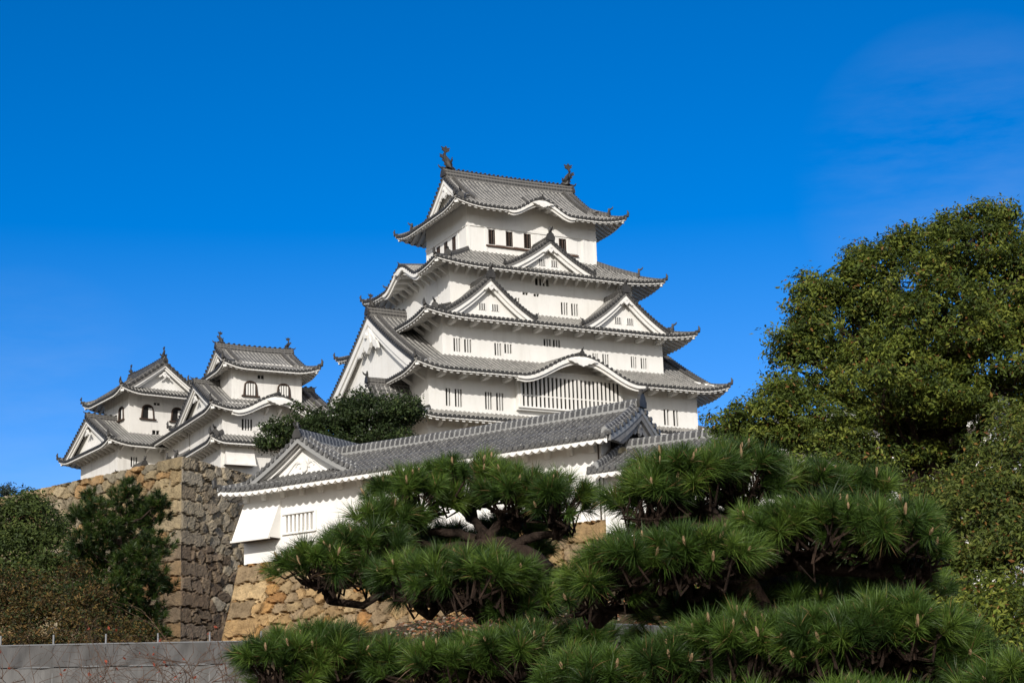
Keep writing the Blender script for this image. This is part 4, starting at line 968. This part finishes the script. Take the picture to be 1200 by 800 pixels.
# lower wing on the right
LZ = 6.5; lo = g2w(7.9, 2.6); low = thing('castle_wing', 'lower white plastered wing with tiled roof right of the gatehouse, half hidden by trees', 'castle wing', (*lo, LZ), PG)
mb = MB(); wall_face(mb, -8.95, 9, LZ, 17.66, lambda u, d, z: (u, -2.0+d, z), [], .2)
for a, b in (((9, -2), (9, 2)), ((9, 2), (-8.95, 2)), ((-8.95, 2), (-8.95, -2))): mb.add([(*a, LZ), (*b, LZ), (*b, 17.66), (*a, 17.66)], [[0, 1, 2, 3]])
mb.build('wall', 'plaster_new', low, z0=LZ)
lr = Irimoya(9.3, 3.0, 17.35, GA, GB, 8.75, 0, 1.0, st=GATE, cc=1); lr.build(low, LZ, sides='fb', shachi=False, ridge_h=.3, hips=False, gegyo=.4)
mb = MB(); mb.box((-6.9, -2.2, 13.86), (2.0, .42, .09)); mb.box((-6.9, -2.05, 13.2), (1.7, .1, 1.1)); mb.build('window_hood', 'plaster_trim', low, z0=LZ)
# stone footing of the gatehouse
ft = thing('stone_wall', 'warm ochre stone footing of rough blocks under the white gatehouse', 'stone wall', (*GO, 9.8), PG); mb = MB(); FH = GZ0-9.8
def ff(S, H, out): o = 1.5*(1-H/FH)**1.2; return np.stack([-22.75-o*.25*(1-S/21.9)+S, 1.12-o-out, 9.8+H], -1)
def fl(S, H, out): o = .4*(1-H/FH); q = 1.5*(1-H/FH)**1.2*(1-S/14); return np.stack([-22.75-o-out, 1.12+S-q, 9.8+H], -1)
stone_face(mb, ff, 21.9, FH, (.74, .52), 'tan', 21, .07, 0, 1, .25); stone_face(mb, fl, 14, FH, (.74, .52), 'tan', 22, .12, 1, None)
def fr2(S, H, out): q = 1.5*(1-H/FH)**1.2*(1-S/14); return np.stack([-.85+out*.3+0*S, 1.12+S-q, 9.8+H], -1)
stone_face(mb, fr2, 14, FH, (.74, .52), 'tan', 23, .15, 1, None)
mb.add([(-22.7, 1.2, 15.38), (-.9, 1.2, 15.38), (-.9, 15.1, 15.38), (-22.7, 15.1, 15.38)], [[0, 1, 2, 3]], 0, None, (.25, .2, .14))
mb.build('masonry', 'stone', ft, z0=9.8)

# ------------------------------------------------------------------ plants
def leaves_mb(mb, P, nrm, size, cols, asp=.45, r=None):
    """one folded leaf per point: P (n,3), nrm (n,3), size (n,), cols (n,3)"""
    n = len(P); r = r or rng
    nrm = nrm/(np.linalg.norm(nrm, axis=1)[:, None]+1e-9)
    t = r.normal(size=(n, 3)); t[:, 2] -= .35; t -= (t*nrm).sum(1)[:, None]*nrm; t /= np.linalg.norm(t, axis=1)[:, None]+1e-9
    b = np.cross(nrm, t); l = size[:, None]; w = l*asp
    v = np.stack([P-t*l*.5, P+b*w*.5+nrm*l*.06, P+t*l*.5-nrm*l*.08, P-b*w*.5+nrm*l*.06], 1)
    i = np.arange(n*4).reshape(n, 4)
    mb.add(v.reshape(-1, 3), i, 0, None, np.repeat(cols, 4, axis=0))
def blob_points(blobs, clumps, per, spread, r, shell=.55, down=.25):
    """leaf clumps spread through ellipsoids, denser toward their outside"""
    P = []; Nn = []; C = []
    vol = np.array([b[1][0]*b[1][1]+b[1][1]*b[1][2]+b[1][0]*b[1][2] for b in blobs]); cnt = np.maximum(3, (clumps*vol/vol.sum()).astype(int))
    for (c, rr), k in zip(blobs, cnt):
        d = r.normal(size=(k, 3)); d /= np.linalg.norm(d, axis=1)[:, None]; d[:, 2] = np.where(d[:, 2] < -.3, d[:, 2]*down, d[:, 2])
        q = (shell+(1-shell)*r.random(k)**.6)*(1+.10*np.sin(d[:, 0]*9+c[0])*np.sin(d[:, 2]*8+c[2]))
        p = np.array(c)+d*np.array(rr)*q[:, None]
        n_ = d/np.array(rr)*min(rr)
        m = r.poisson(per, k)+2
        idx = np.repeat(np.arange(k), m)
        P.append(p[idx]+r.normal(size=(len(idx), 3))*spread*np.array([1, 1, .7])); Nn.append(n_[idx]); C.append(r.random(k)[idx])
    return np.concatenate(P), np.concatenate(Nn), np.concatenate(C)
def crown(parent, blobs, clumps, per, spread, leaf, pal, seed, name='crown', z0=0, asp=.45, origin=(0, 0, 0), shell=.55, matn='leaf', accents=None):
    r = np.random.default_rng(seed); P, Nn, C = blob_points(blobs, clumps, per, spread, r, shell)
    n = len(P); nrm = Nn*.75+np.array([0, -.1, .55])+r.normal(size=(n, 3))*.62
    pal = np.array(pal); k = np.clip(C*(len(pal)-1)+r.normal(0, .35, n), 0, len(pal)-1.001); i = k.astype(int); f = (k-i)[:, None]
    col = (pal[i]*(1-f)+pal[i+1]*f)*r.uniform(.75, 1.3, (n, 1))
    if accents is not None:
        m = r.random(n) < accents[0]; col[m] = np.array(accents[1])[r.integers(0, len(accents[1]), m.sum())]
    mb = MB(); leaves_mb(mb, P-np.array(origin), nrm, leaf*r.uniform(.55, 1.45, n), col, asp, r)
    return mb.build(name, matn, parent)
def limb(mb, a, b, ra, rb, sag=0., n=7, wob=.06, sides=7, r=rng):
    a, b = np.array(a, float), np.array(b, float); t = np.linspace(0, 1, n)[:, None]; L_ = np.linalg.norm(b-a)
    p = a+(b-a)*t; p[1:-1] += r.normal(size=(n-2, 3))*wob*L_*.5; p[:, 2] += sag*np.sin(np.pi*t[:, 0])
    mb.tube(p, np.linspace(ra, rb, n), sides); return p
def broadleaf(name, label, cat, base, trunk_top, blobs, clumps, per, spread, leaf, pal, seed, tr=.3, group=None, accents=None, shell=.55, asp=.45, limbs=True, bark='bark_dark'):
    base = np.array(base, float); t = thing(name, label, cat, tuple(base), 0, group); r = np.random.default_rng(seed+100)
    mb = MB(); tt = np.array(trunk_top)-base; p = limb(mb, (0, 0, -.3), tt, tr*1.25, tr*.7, 0, 8, .05, 9, r); mb.build('trunk', bark, t)
    if limbs:
        for (c, rr) in blobs:
            if rr[0] < .53 and len(blobs) > 40: continue
            mb = MB(); e = np.array(c)-base; j = p[-1-int(r.integers(0, 3))]
            q = limb(mb, j, e, tr*.45, tr*.10, .1*np.linalg.norm(e-j)*.3, 7, .10, 6, r)
            for _ in range(7):
                a = q[int(r.integers(2, 7))]; d = r.normal(size=3); d /= np.linalg.norm(d); d[2] = abs(d[2])*.7
                limb(mb, a, e+d*np.array(rr)*.85, tr*.13, tr*.03, 0, 5, .12, 4, r)
            mb.build('branch', bark, t)
    crown(t, blobs, clumps, per, spread, leaf, pal, seed, origin=base, accents=accents, shell=shell, asp=asp)
    return t
def B(px, py, Y, rx, rz, ry=None):
    """crown lobe: seen at photo px,py, depth Y, radii in metres"""
    return (at(px, py, Y), (rx, ry or rx, rz))
CAMPHOR = [(.026, .042, .008), (.048, .072, .012), (.076, .106, .016), (.115, .145, .021), (.17, .19, .03)]
DARKG = [(.016, .028, .009), (.024, .040, .012), (.034, .056, .016), (.050, .074, .02)]
YGREEN = [(.04, .062, .010), (.075, .105, .015), (.135, .165, .022), (.21, .225, .035)]
BRONZE = [(.022, .022, .008), (.045, .028, .010), (.070, .040, .013), (.050, .052, .014), (.12, .070, .02)]
# great camphor on the right
Yc = 47.0
bl = [B(911, 508, 46, 1.4, 1.15), B(866, 528, 46, .95, .85), B(944, 448, 46.5, 1.25, 1.35), B(932, 412, 47, .65, .7), B(985, 408, 47, 1.3, 1.25), B(955, 372, 47, .5, .5), B(1008, 352, 47.5, .85, .85), B(1058, 355, 47, 1.45, 1.35), B(1078, 302, 48, .95, .75), B(1135, 305, 47.5, 1.5, 1.35), B(1140, 276, 48, .85, .6), B(1195, 296, 48, 1.2, 1.0),
      B(1210, 345, 47, 1.8, 1.7), B(1110, 400, 46, 1.9, 1.6), B(1035, 455, 45.5, 1.6, 1.3), B(965, 512, 45.5, 1.5, 1.1), B(1190, 430, 46, 1.9, 1.6), B(1100, 480, 46, 1.6, 1.1), B(1262, 378, 48, 2.3, 2.3), B(1270, 480, 47, 2.2, 2.2), B(1040, 540, 47, 1.1, .8), B(1185, 520, 46, 1.5, 1.1), B(899, 474, 47, .6, .65), B(1150, 370, 49, 2.0, 1.9), B(1050, 410, 49, 1.7, 1.6), B(846, 500, 46, .45, .5), B(942, 402, 46.5, .55, .55), B(950, 370, 46.8, .72, .75), B(988, 343, 47, .85, .8), B(1030, 315, 47.5, .7, .6)]
rs_ = np.random.default_rng(91); sub = []
for c_, r_ in bl:
    if r_[0] < .7: continue
    for _ in range(4):
        d_ = rs_.normal(size=3); d_[1] = -abs(d_[1])*.7; d_[2] = abs(d_[2])*1.1-.15; d_ /= np.linalg.norm(d_); q_ = rs_.uniform(.28, .52)
        sub.append((np.array(c_)+d_*np.array(r_)*rs_.uniform(.80, 1.04), (q_, q_, q_*.85)))
bl = [(c_, tuple(np.array(r_)*.93)) for c_, r_ in bl]+sub
cb = at(1120, 640, 47); cb[2] = terr(cb[0], cb[1])
broadleaf('camphor_tree', 'big broadleaf evergreen tree with a wide rounded crown at the right edge', 'tree', cb, at(1105, 520, 47.5), bl, 7000, 26, .12, .112, CAMPHOR, 31, .42, accents=(.03, [(.16, .07, .02), (.20, .11, .03)]), shell=.58, asp=.42)
# shrubs under it
sh = [('yellow green leafy shrub low at the right edge below the big tree', [B(1150, 640, 36, 1.3, 1.5), B(1195, 560, 37, 1.2, 1.6), B(1200, 690, 35, 1.1, 1.4), B(1120, 590, 37.5, .9, .8)], [(.030, .045, .009), (.052, .075, .012), (.085, .11, .018), (.13, .14, .028)], 41),
      ('dull olive shrub between the big tree and the pine in front of it', [B(1060, 610, 39, 1.2, 1.0), B(1010, 560, 40, .9, .8), B(960, 560, 40, .8, .8), B(1100, 690, 36, 1.0, .9), B(1075, 650, 37, 1.1, .9), B(1015, 690, 38, 1.1, .8), B(930, 684, 38, 1.1, .6), B(985, 676, 39, 1.1, .7), B(1180, 610, 39, 1.3, 1.0), B(1150, 585, 40, 1.1, .9), B(1215, 625, 38, 1.2, 1.2), B(1060, 700, 36, 1.0, .8)], CAMPHOR, 42),
      ('low bright green shrub at the lower right corner behind the pine', [B(1165, 740, 30, .9, .9), B(1110, 770, 30, .9, .8), B(1215, 770, 29, .8, 1.0), B(1050, 740, 31, .9, .7)], YGREEN, 43),
      ('shaded green shrub behind the trunk of the larger front pine', [B(930, 720, 33, 1.1, .9), B(860, 740, 33, .9, .7), B(990, 770, 32, 1.0, .7), B(900, 660, 35, .9, .6), B(960, 700, 34, 1.0, .7), B(840, 700, 36, .9, .5)], YGREEN, 44)]
for lb, b_, pal, sd_ in sh:
    c = np.mean([q[0] for q in b_], axis=0); base = np.array([c[0], c[1], terr(c[0], c[1])])
    broadleaf('shrub', lb, 'shrub', base, (c[0], c[1], c[2]-.2), b_, {41: 1400, 42: 2600}.get(sd_, 1000), 15, .13, .10, pal, sd_, .10, 'shrubs under the big tree', accents=(.05, [(.16, .07, .02), (.22, .12, .03)]), shell=.4)
# tree behind the gatehouse
bl = [B(440, 488, 112, 2.3, 1.3), B(395, 495, 112, 2.0, 1.2), B(345, 505, 111, 1.6, 1.0), B(320, 520, 111, 1.1, .9), B(470, 480, 112, 1.3, 1.0), B(418, 472, 113, 1.4, .8), B(380, 520, 112, 2.4, 1.2), B(440, 515, 112, 2.4, 1.2), B(322, 500, 111, .8, .5), B(484, 490, 112, .7, .7), B(350, 478, 112, .5, .3)]
tb = at(405, 540, 113); tb[2] = 12
broadleaf('evergreen_tree', 'dark broadleaf tree growing behind the gatehouse roof, before the white towers', 'tree', tb, at(405, 515, 113), bl, 1500, 17, .20, .20, DARKG, 51, .35, shell=.5, accents=(.03, [(.10, .12, .04)]))
# left group below the rampart
bl = [B(30, 625, 74, 1.6, 1.5), B(10, 665, 73, 1.8, 1.4), B(55, 655, 73, 1.4, 1.2), B(28, 596, 74.5, 1.0, .7), B(48, 690, 72, 1.5, 1.0), B(-20, 630, 74, 1.6, 1.6), B(60, 615, 74, .8, .7)]
tb = at(25, 720, 74); tb[2] = terr(tb[0], tb[1])
broadleaf('evergreen_tree', 'rounded green tree at the left edge in front of the ochre rampart', 'tree', tb, at(28, 650, 74), bl, 1500, 17, .17, .15, [(.024, .040, .010), (.038, .058, .014), (.055, .080, .018), (.085, .11, .025)], 61, .2, shell=.5)
bl = [B(60, 710, 66, 1.2, .8), B(100, 730, 65, 1.3, .7), B(20, 725, 66, 1.3, .8), B(115, 700, 66, .8, .6), B(88, 672, 68, .7, .5), B(150, 738, 65, .8, .5), B(-15, 700, 66, 1.2, 1.0), B(30, 690, 67, 1.0, .8), B(20, 752, 63, 1.2, .6), B(75, 754, 63, 1.2, .5), B(125, 754, 63, 1.0, .45), B(165, 752, 63, .6, .35)]
tb = at(70, 750, 66); tb[2] = terr(tb[0], tb[1])
broadleaf('autumn_shrub', 'brown and orange autumn shrub above the fence at far left', 'shrub', tb, at(70, 735, 66), bl, 1500, 14, .20, .12, BRONZE, 62, .06, accents=(.38, [(.15, .085, .025), (.035, .050, .015), (.05, .068, .018), (.028, .042, .014), (.16, .11, .03)]), shell=.2)
tb = at(5, 577, 190); tb[2] = 10
broadleaf('distant_tree', 'tiny bluish tree top far beyond the left end of the rampart', 'tree', tb, at(5, 583, 190), [B(2, 577, 190, 1.6, .5), B(10, 573, 190, .6, .6), B(-12, 577, 190, 2, .8)], 220, 10, .2, .22, [(.04, .06, .05), (.06, .08, .06)], 63, .2, limbs=False)

# pines
NEED = np.array([(.015, .034, .006), (.029, .060, .009), (.060, .112, .015), (.130, .190, .028)])
def tufts(mb, P, D, L_, per, wid, r, open_=(.28, 1.25), pal=NEED, tone=None):
    """needle tufts: P base points, D shoot directions"""
    n = len(P); D = D/np.linalg.norm(D, axis=1)[:, None]
    A = np.cross(D, np.array([.3, .5, .81])); A /= np.linalg.norm(A, axis=1)[:, None]; Bv = np.cross(D, A)
    m = n*per; i = np.repeat(np.arange(n), per)
    th = r.uniform(0, 2*np.pi, m); an = r.uniform(*open_, m)*(.8+.4*r.random(m)); ln = L_*r.uniform(.72, 1.12, m)*np.repeat(r.uniform(.62, 1.22, n), per)
    d = D[i]*np.cos(an)[:, None]+(A[i]*np.cos(th)[:, None]+Bv[i]*np.sin(th)[:, None])*np.sin(an)[:, None]
    p = P[i]+D[i]*(r.random(m)*L_*.75)[:, None]
    s_ = np.cross(d, r.normal(size=(m, 3))); s_ /= np.linalg.norm(s_, axis=1)[:, None]
    q = p+d*ln[:, None]; q[:, 2] -= ln*.10*np.sin(an); mid = (p+q)/2; mid[:, 2] += ln*.05
    w = wid*r.uniform(.8, 1.2, m)[:, None]
    v = np.stack([p-s_*w*.5, p+s_*w*.5, mid+s_*w*.55, mid-s_*w*.55, q], 1)
    b = np.arange(m)[:, None]*5
    t = np.repeat(r.random(n) if tone is None else tone, per)*.7+r.random(m)*.3; k = np.clip(t*3, 0, 2.999); j = k.astype(int); f = (k-j)[:, None]
    col = (pal[j]*(1-f)+pal[j+1]*f)*r.uniform(.8, 1.2, (m, 1))
    dead = r.random(m) < .025; col[dead] = (.20, .12, .05)
    base = mb.n; mb.add(v.reshape(-1, 3), b+np.array([[0, 1, 2, 3]]), 0, None, np.repeat(col, 5, axis=0))
    tri = (b+np.array([[3, 2, 4]]))+base
    mb.fi.append(tri.ravel()); mb.fc.append(np.full(m, 3)); mb.fm.append(np.zeros(m, int))
def pine_pad(parent, origin, c, rx, ry, rz, n, seed, hub, L_=.135, per=230, wid=.0026, buds=.26, twig=.009, lean=(0, 0)):
    """one clipped cushion of a pine: domed top of needle tufts on a fan of crooked twigs"""
    r = np.random.default_rng(seed); c = np.array(c); n = int(n*1.0)
    a = r.uniform(0, 2*np.pi, n); q = np.sqrt(r.random(n)); lump = 1+.16*np.sin(a*3+seed)+.10*np.sin(a*5+seed*2)
    X = np.cos(a)*q*lump; Yv = np.sin(a)*q*lump
    h = np.sqrt(np.clip(1-q*q, 0, 1))*r.uniform(.55, 1.12, n)+.10*np.sin(X*6+seed)*np.cos(Yv*5)
    h = .38+.66*h; inner = r.random(n) < .10; h[inner] *= r.uniform(.1, .6, inner.sum())
    P = c+np.stack([X*rx, Yv*ry, h*rz], 1)
    D = np.stack([X*.95+r.normal(0, .22, n), Yv*.95+r.normal(0, .22, n), .10+.95*h+r.normal(0, .16, n)], 1)
    D[:, 0] += lean[0]
    mb = MB(); tufts(mb, P-origin, D, L_, per, wid, r); Dn = D/np.linalg.norm(D, axis=1)[:, None]; hub = np.array(hub)
    for k in np.where(r.random(n) < buds)[0]:
        e = P[k]+Dn[k]*L_*.72; u = np.array([0, 0, 1])*.5+Dn[k]*.6; l = r.uniform(.025, .07)
        mb.tube(np.array([e, e+u*l*.6, e+u*l])-origin, [.008, .0095, .004], 5, 1)
    pad = mb.build('needle_cushion', ['needle', 'bud'], parent); tw = MB()
    hubs = [c+np.array([math.cos(t)*rx*.42, math.sin(t)*ry*.42, rz*.02]) for t in np.linspace(0, 2*np.pi, 6)[:-1]+seed]
    for hh in hubs: limb(tw, hub-origin, hh-origin, .024, .016, .02, 6, .16, 6, r)
    for k in range(n):
        j = int(np.argmin([np.linalg.norm(P[k, :2]-g_[:2]) for g_ in hubs])); s0 = hubs[j]+(hub-hubs[j])*r.uniform(0, .3)
        m_ = (s0+P[k])/2+r.normal(size=3)*.05; m_[2] -= .10*rz+.02
        tw.tube(np.array([s0, m_, P[k]-Dn[k]*.02, P[k]+Dn[k]*.05])-origin, [twig*1.25, twig, twig*.7, twig*.5], 4, 0, cap=False)
    tw.build('twigs', 'twig', pad)
    return pad
def front_pine(label, base, trunk_px, pads, seed, tr, Yt, bark='bark'):
    base = np.array(base, float); t = thing('pine_tree', label, 'pine tree', tuple(base), 0, 'clipped pines in the foreground'); r = np.random.default_rng(seed)
    path = np.array([base-(0, 0, .2)]+[at(*p) for p in trunk_px]); mb = MB()
    ti = np.linspace(0, len(path)-1, 18); pp = np.stack([np.interp(ti, np.arange(len(path)), path[:, k]) for k in range(3)], 1); pp[1:-1] += r.normal(size=(16, 3))*.015
    mb.tube(pp-base, np.linspace(tr, tr*.42, 18), 12); mb.build('trunk', bark, t, smooth=True)
    for k, (px, py, Y, rx, rz, n, tj) in enumerate(pads):
        s = Y/CAM_F; c = at(px, py, Y); hub = c+np.array([0, rx*s*.45, -.09]); src = pp[int(tj*17)]
        mb = MB(); limb(mb, src-base, hub-base, tr*.36, .026, .02+.08*r.random(), 9, .05, 8, r); mb.build('branch', 'bark_dark', t, smooth=True)
        pine_pad(t, base, c, rx*s*1.06, rx*s*1.25, rz*s*.92, int(n*1.35), seed*50+k, hub)
    return t
pb = at(620, 900, 13.2); pb[2] = terr(pb[0], pb[1])
front_pine('clipped pine with layered needle cushions in front of the gatehouse wall, left of its twin', pb, [(625, 790, 13.2), (612, 720, 13.1), (640, 660, 13.1), (600, 640, 13.2), (560, 625, 13.2)],
           [(487, 604, 13.2, 42, 34, 34, .9), (548, 590, 13.3, 46, 38, 42, .95), (604, 602, 13.1, 38, 34, 32, .95), (655, 612, 12.9, 32, 36, 26, .8), (452, 632, 13.1, 32, 26, 22, .8), (428, 664, 12.9, 40, 28, 32, .75), (384, 686, 12.8, 42, 28, 36, .7), (444, 684, 13.2, 36, 22, 24, .7), (600, 646, 13.9, 44, 24, 34, .8), (524, 654, 13.9, 34, 18, 22, .8), (470, 668, 13.6, 34, 22, 24, .75),
            (502, 704, 12.4, 48, 36, 40, .5), (562, 708, 12.2, 54, 42, 50, .5), (606, 728, 12.3, 36, 34, 28, .45), (636, 706, 13.7, 34, 22, 24, .6), (578, 668, 13.8, 44, 24, 28, .7),
            (328, 806, 12.0, 38, 44, 36, .3), (380, 796, 12.1, 46, 42, 42, .3), (432, 808, 12.2, 42, 40, 36, .25), (520, 812, 12.0, 58, 38, 46, .2), (602, 800, 11.9, 60, 44, 56, .2), (678, 790, 12.6, 56, 42, 50, .3), 
            (545, 676, 14.1, 52, 30, 44, .7), (596, 700, 14.2, 34, 24, 30, .65), (490, 690, 14.1, 36, 24, 28, .6), (556, 790, 13.4, 70, 24, 44, .4), (640, 806, 13.4, 52, 28, 34, .35)], 5, .105, 13.2, 'bark_dark')
pb = at(925, 950, 11.2); pb[2] = terr(pb[0], pb[1])
front_pine('broad clipped pine with leaning scaly trunk at right front, its cushions overlapping the big tree', pb, [(915, 800, 11.2), (895, 730, 11.2), (872, 680, 11.25), (860, 640, 11.3), (845, 615, 11.3)],
           [(766, 610, 11.3, 38, 34, 34, .95), (800, 592, 11.4, 52, 44, 50, .95), (862, 584, 11.6, 50, 40, 46, .95), (950, 596, 12.0, 46, 32, 38, .9), (1002, 602, 12.0, 38, 28, 26, .9),
            (912, 650, 11.1, 44, 34, 36, .8), (970, 646, 11.0, 54, 38, 50, .75), (1040, 652, 10.9, 54, 38, 48, .75), (1080, 668, 11.0, 28, 24, 18, .7),
            (700, 712, 10.9, 38, 24, 26, .7), (750, 688, 10.8, 52, 34, 46, .7), (816, 680, 10.8, 54, 38, 48, .7), (860, 668, 11.0, 32, 24, 22, .7),
            (706, 828, 10.4, 48, 40, 44, .4), (785, 814, 10.3, 52, 42, 48, .45), (856, 792, 10.2, 54, 44, 54, .45), (925, 788, 10.1, 50, 40, 46, .5), (985, 780, 10.0, 52, 40, 46, .5), (1050, 772, 10.0, 56, 48, 56, .5), (1112, 792, 10.1, 40, 38, 34, .45), (1190, 836, 9.6, 46, 38, 40, .3), (800, 648, 12.2, 62, 28, 42, .9), (862, 656, 12.2, 56, 36, 42, .85), (905, 706, 12.1, 66, 36, 50, .75), (985, 700, 12.2, 74, 28, 50, .75), (845, 744, 11.6, 74, 34, 52, .6), (940, 744, 11.8, 74, 34, 52, .6), (1045, 706, 12.0, 54, 24, 34, .7), (1010, 858, 9.8, 66, 30, 46, .35), (880, 864, 9.9, 66, 30, 42, .3)], 6, .135, 11.2)
# pine below the rampart
lp = at(145, 770, 70); lp[2] = terr(lp[0], lp[1])
pt = thing('pine_tree', 'dark green wild pine in front of the sharp corner of the rampart', 'pine tree', tuple(lp)); r = np.random.default_rng(77)
mb = MB(); top = at(142, 590, 70); tp = limb(mb, (0, 0, -.3), top-lp, .2, .05, 0, 10, .03, 8, r); mb.build('trunk', 'bark_dark', pt)
cl = [(110, 600, .7, .45), (150, 592, .8, .6), (182, 605, .6, .5), (100, 640, .8, .5), (140, 632, 1.1, .6), (178, 640, .9, .55), (120, 672, 1.0, .5), (165, 675, .9, .45), (190, 690, .5, .3), (140, 705, 1.2, .55), (110, 720, .9, .5), (170, 722, .9, .5), (135, 742, 1.1, .45), (108, 588, .3, .4), (152, 578, .25, .4), (185, 590, .25, .4), (92, 608, .35, .25), (180, 745, .6, .3), (125, 650, 1.0, .6), (160, 660, 1.0, .6), (150, 690, 1.2, .6), (120, 695, 1.0, .6), (150, 615, .9, .5), (100, 665, .7, .5), (120, 620, .7, .5), (160, 735, 1.0, .5), (95, 700, .6, .5)]
for k, (px, py, rx, rz) in enumerate(cl):
    c = at(px, py, 70+r.uniform(-.8, .8)); n = int(70*rx*(rz+.5)+14); d = r.normal(size=(n, 3)); d /= np.linalg.norm(d, axis=1)[:, None]; q = r.random(n)**.4
    P = c+d*q[:, None]*np.array([rx, rx, rz]); mb = MB(); D = d*np.array([.8, .8, .3])+np.array([0, 0, .9])
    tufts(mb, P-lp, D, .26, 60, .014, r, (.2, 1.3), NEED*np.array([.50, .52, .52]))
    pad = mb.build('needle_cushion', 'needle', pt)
    mb = MB(); j = tp[int(np.clip(9*(1-(py-578)/190), 1, 9))]; limb(mb, j, c-lp, .06, .02, 0, 6, .08, 5, r); mb.build('branch', 'bark_dark', pt)

# bare bush in front of the fence
bb = at(185, 850, 30); bb[2] = terr(bb[0], bb[1])
bush = thing('bare_bush', 'leafless twiggy bush with a few red leaves before the grey fence', 'bush', tuple(bb)); r = np.random.default_rng(5)
def grow(mb, p, d, l, rad_, depth, tips):
    n = 4; pts = [p]; 
    for _ in range(n): d = d+r.normal(size=3)*.16; d /= np.linalg.norm(d); pts.append(pts[-1]+d*l/n)
    mb.tube(pts, np.linspace(rad_, rad_*.6, n+1), 4, cap=False); tips.append(pts[-1])
    if depth:
        for _ in range(3 if depth > 1 else 2):
            nd2 = d+r.normal(size=3)*.62; nd2[2] = nd2[2]*.75+.05; nd2 /= np.linalg.norm(nd2); grow(mb, pts[int(r.integers(2, n+1))], nd2, l*r.uniform(.6, .85), rad_*.6, depth-1, tips)
tips = []
for k in range(26):
    mb = MB(); a = r.uniform(0, 6.28); d = np.array([math.cos(a)*.9, math.sin(a)*.5, .75]); d /= np.linalg.norm(d)
    grow(mb, np.array([r.normal(0, .75), r.normal(0, .3), .1]), d, 1.32, .019, 4, tips); mb.build('stem', 'bark', bush)
mb = MB(); tips = np.array(tips); sel = tips[r.random(len(tips)) < .10]; leaves_mb(mb, sel, r.normal(size=sel.shape), np.full(len(sel), .07), np.tile((.3, .06, .03), (len(sel), 1)), .6, r); mb.build('red_leaves', 'leaf', bush)

lit = MB(); n = 9000; r = np.random.default_rng(8); lx, ly = r.uniform(-5, 15, n), r.uniform(59, 79, n)
leaves_mb(lit, np.stack([lx, ly, terr(lx, ly)+.05], 1), np.stack([r.normal(0, .5, n), r.normal(-.3, .5, n), np.ones(n)], 1), r.uniform(.10, .26, n), np.array([(.20, .10, .05), (.30, .18, .09), (.13, .08, .05), (.26, .22, .17), (.34, .13, .06), (.07, .09, .03)])[r.integers(0, 6, n)], .7, r)
tag(lit.build('fallen_leaves', 'leaf'), 'brown fallen leaves littering the bank behind the pines', 'leaf litter', kind='stuff')
# ------------------------------------------------------------------ site fences
def site_fence(name, label, p0, p1, ztop, h, npan, upper, z_post=.32, pale='mesh_pale'):
    p0, p1 = np.array(p0, float), np.array(p1, float); d = p1-p0; Lf = np.linalg.norm(d); ang = math.atan2(d[1], d[0])
    t = thing(name, label, 'fence', (p0[0], p0[1], ztop-h), ang); r = np.random.default_rng(3)
    w = Lf/npan
    for i in range(npan):
        for (za, zb, m, dy) in ((h-upper, h, 'mesh_grey', 0), (0, h-upper-.03, pale, .03)):
            u = np.linspace(i*w+.002, (i+1)*w-.002, 18); z = np.linspace(za, zb, 8); U, Z_ = np.meshgrid(u, z, indexing='ij')
            Yv = dy+.05*np.sin(U*3.1+Z_*2.3+i*1.7)+.03*np.sin(U*9-Z_*6+i)*np.sin((U-u[0])/(u[-1]-u[0])*np.pi)+.02*np.sin(Z_*5+U*4)
            a = MB(); a.grid(np.stack([U, Yv, Z_], -1)); a.grid(np.stack([U, Yv+.012, Z_], -1)); a.build('sheet', m, t, smooth=True)
    for i in range(npan+1):
        a = MB(); a.tube([(i*w, .09, -.4), (i*w, .09, h+z_post)], .028, 8); a.build('post', 'metal', t)
    for z in (h+.02, h-upper-.01):
        a = MB(); a.tube([(0, .05, z), (Lf/2, .05, z+.01), (Lf, .05, z)], .024, 6); a.build('rail', 'metal', t)
    return t
f0, f1 = at(-62, 750, 56), at(306, 763, 57.2)
site_fence('site_fence', 'long grey mesh site fence with thin metal posts at lower left', f0[:2], f1[:2], at(130, 755, 56.7)[2], 2.6, 6, .62)
f0, f1 = at(708, 738, 50), at(788, 726, 51.5)
site_fence('site_fence', 'short pale sheeted barrier glimpsed between the two front pines', f0[:2], f1[:2], at(748, 733, 50.7)[2], 1.5, 2, .25, .05)
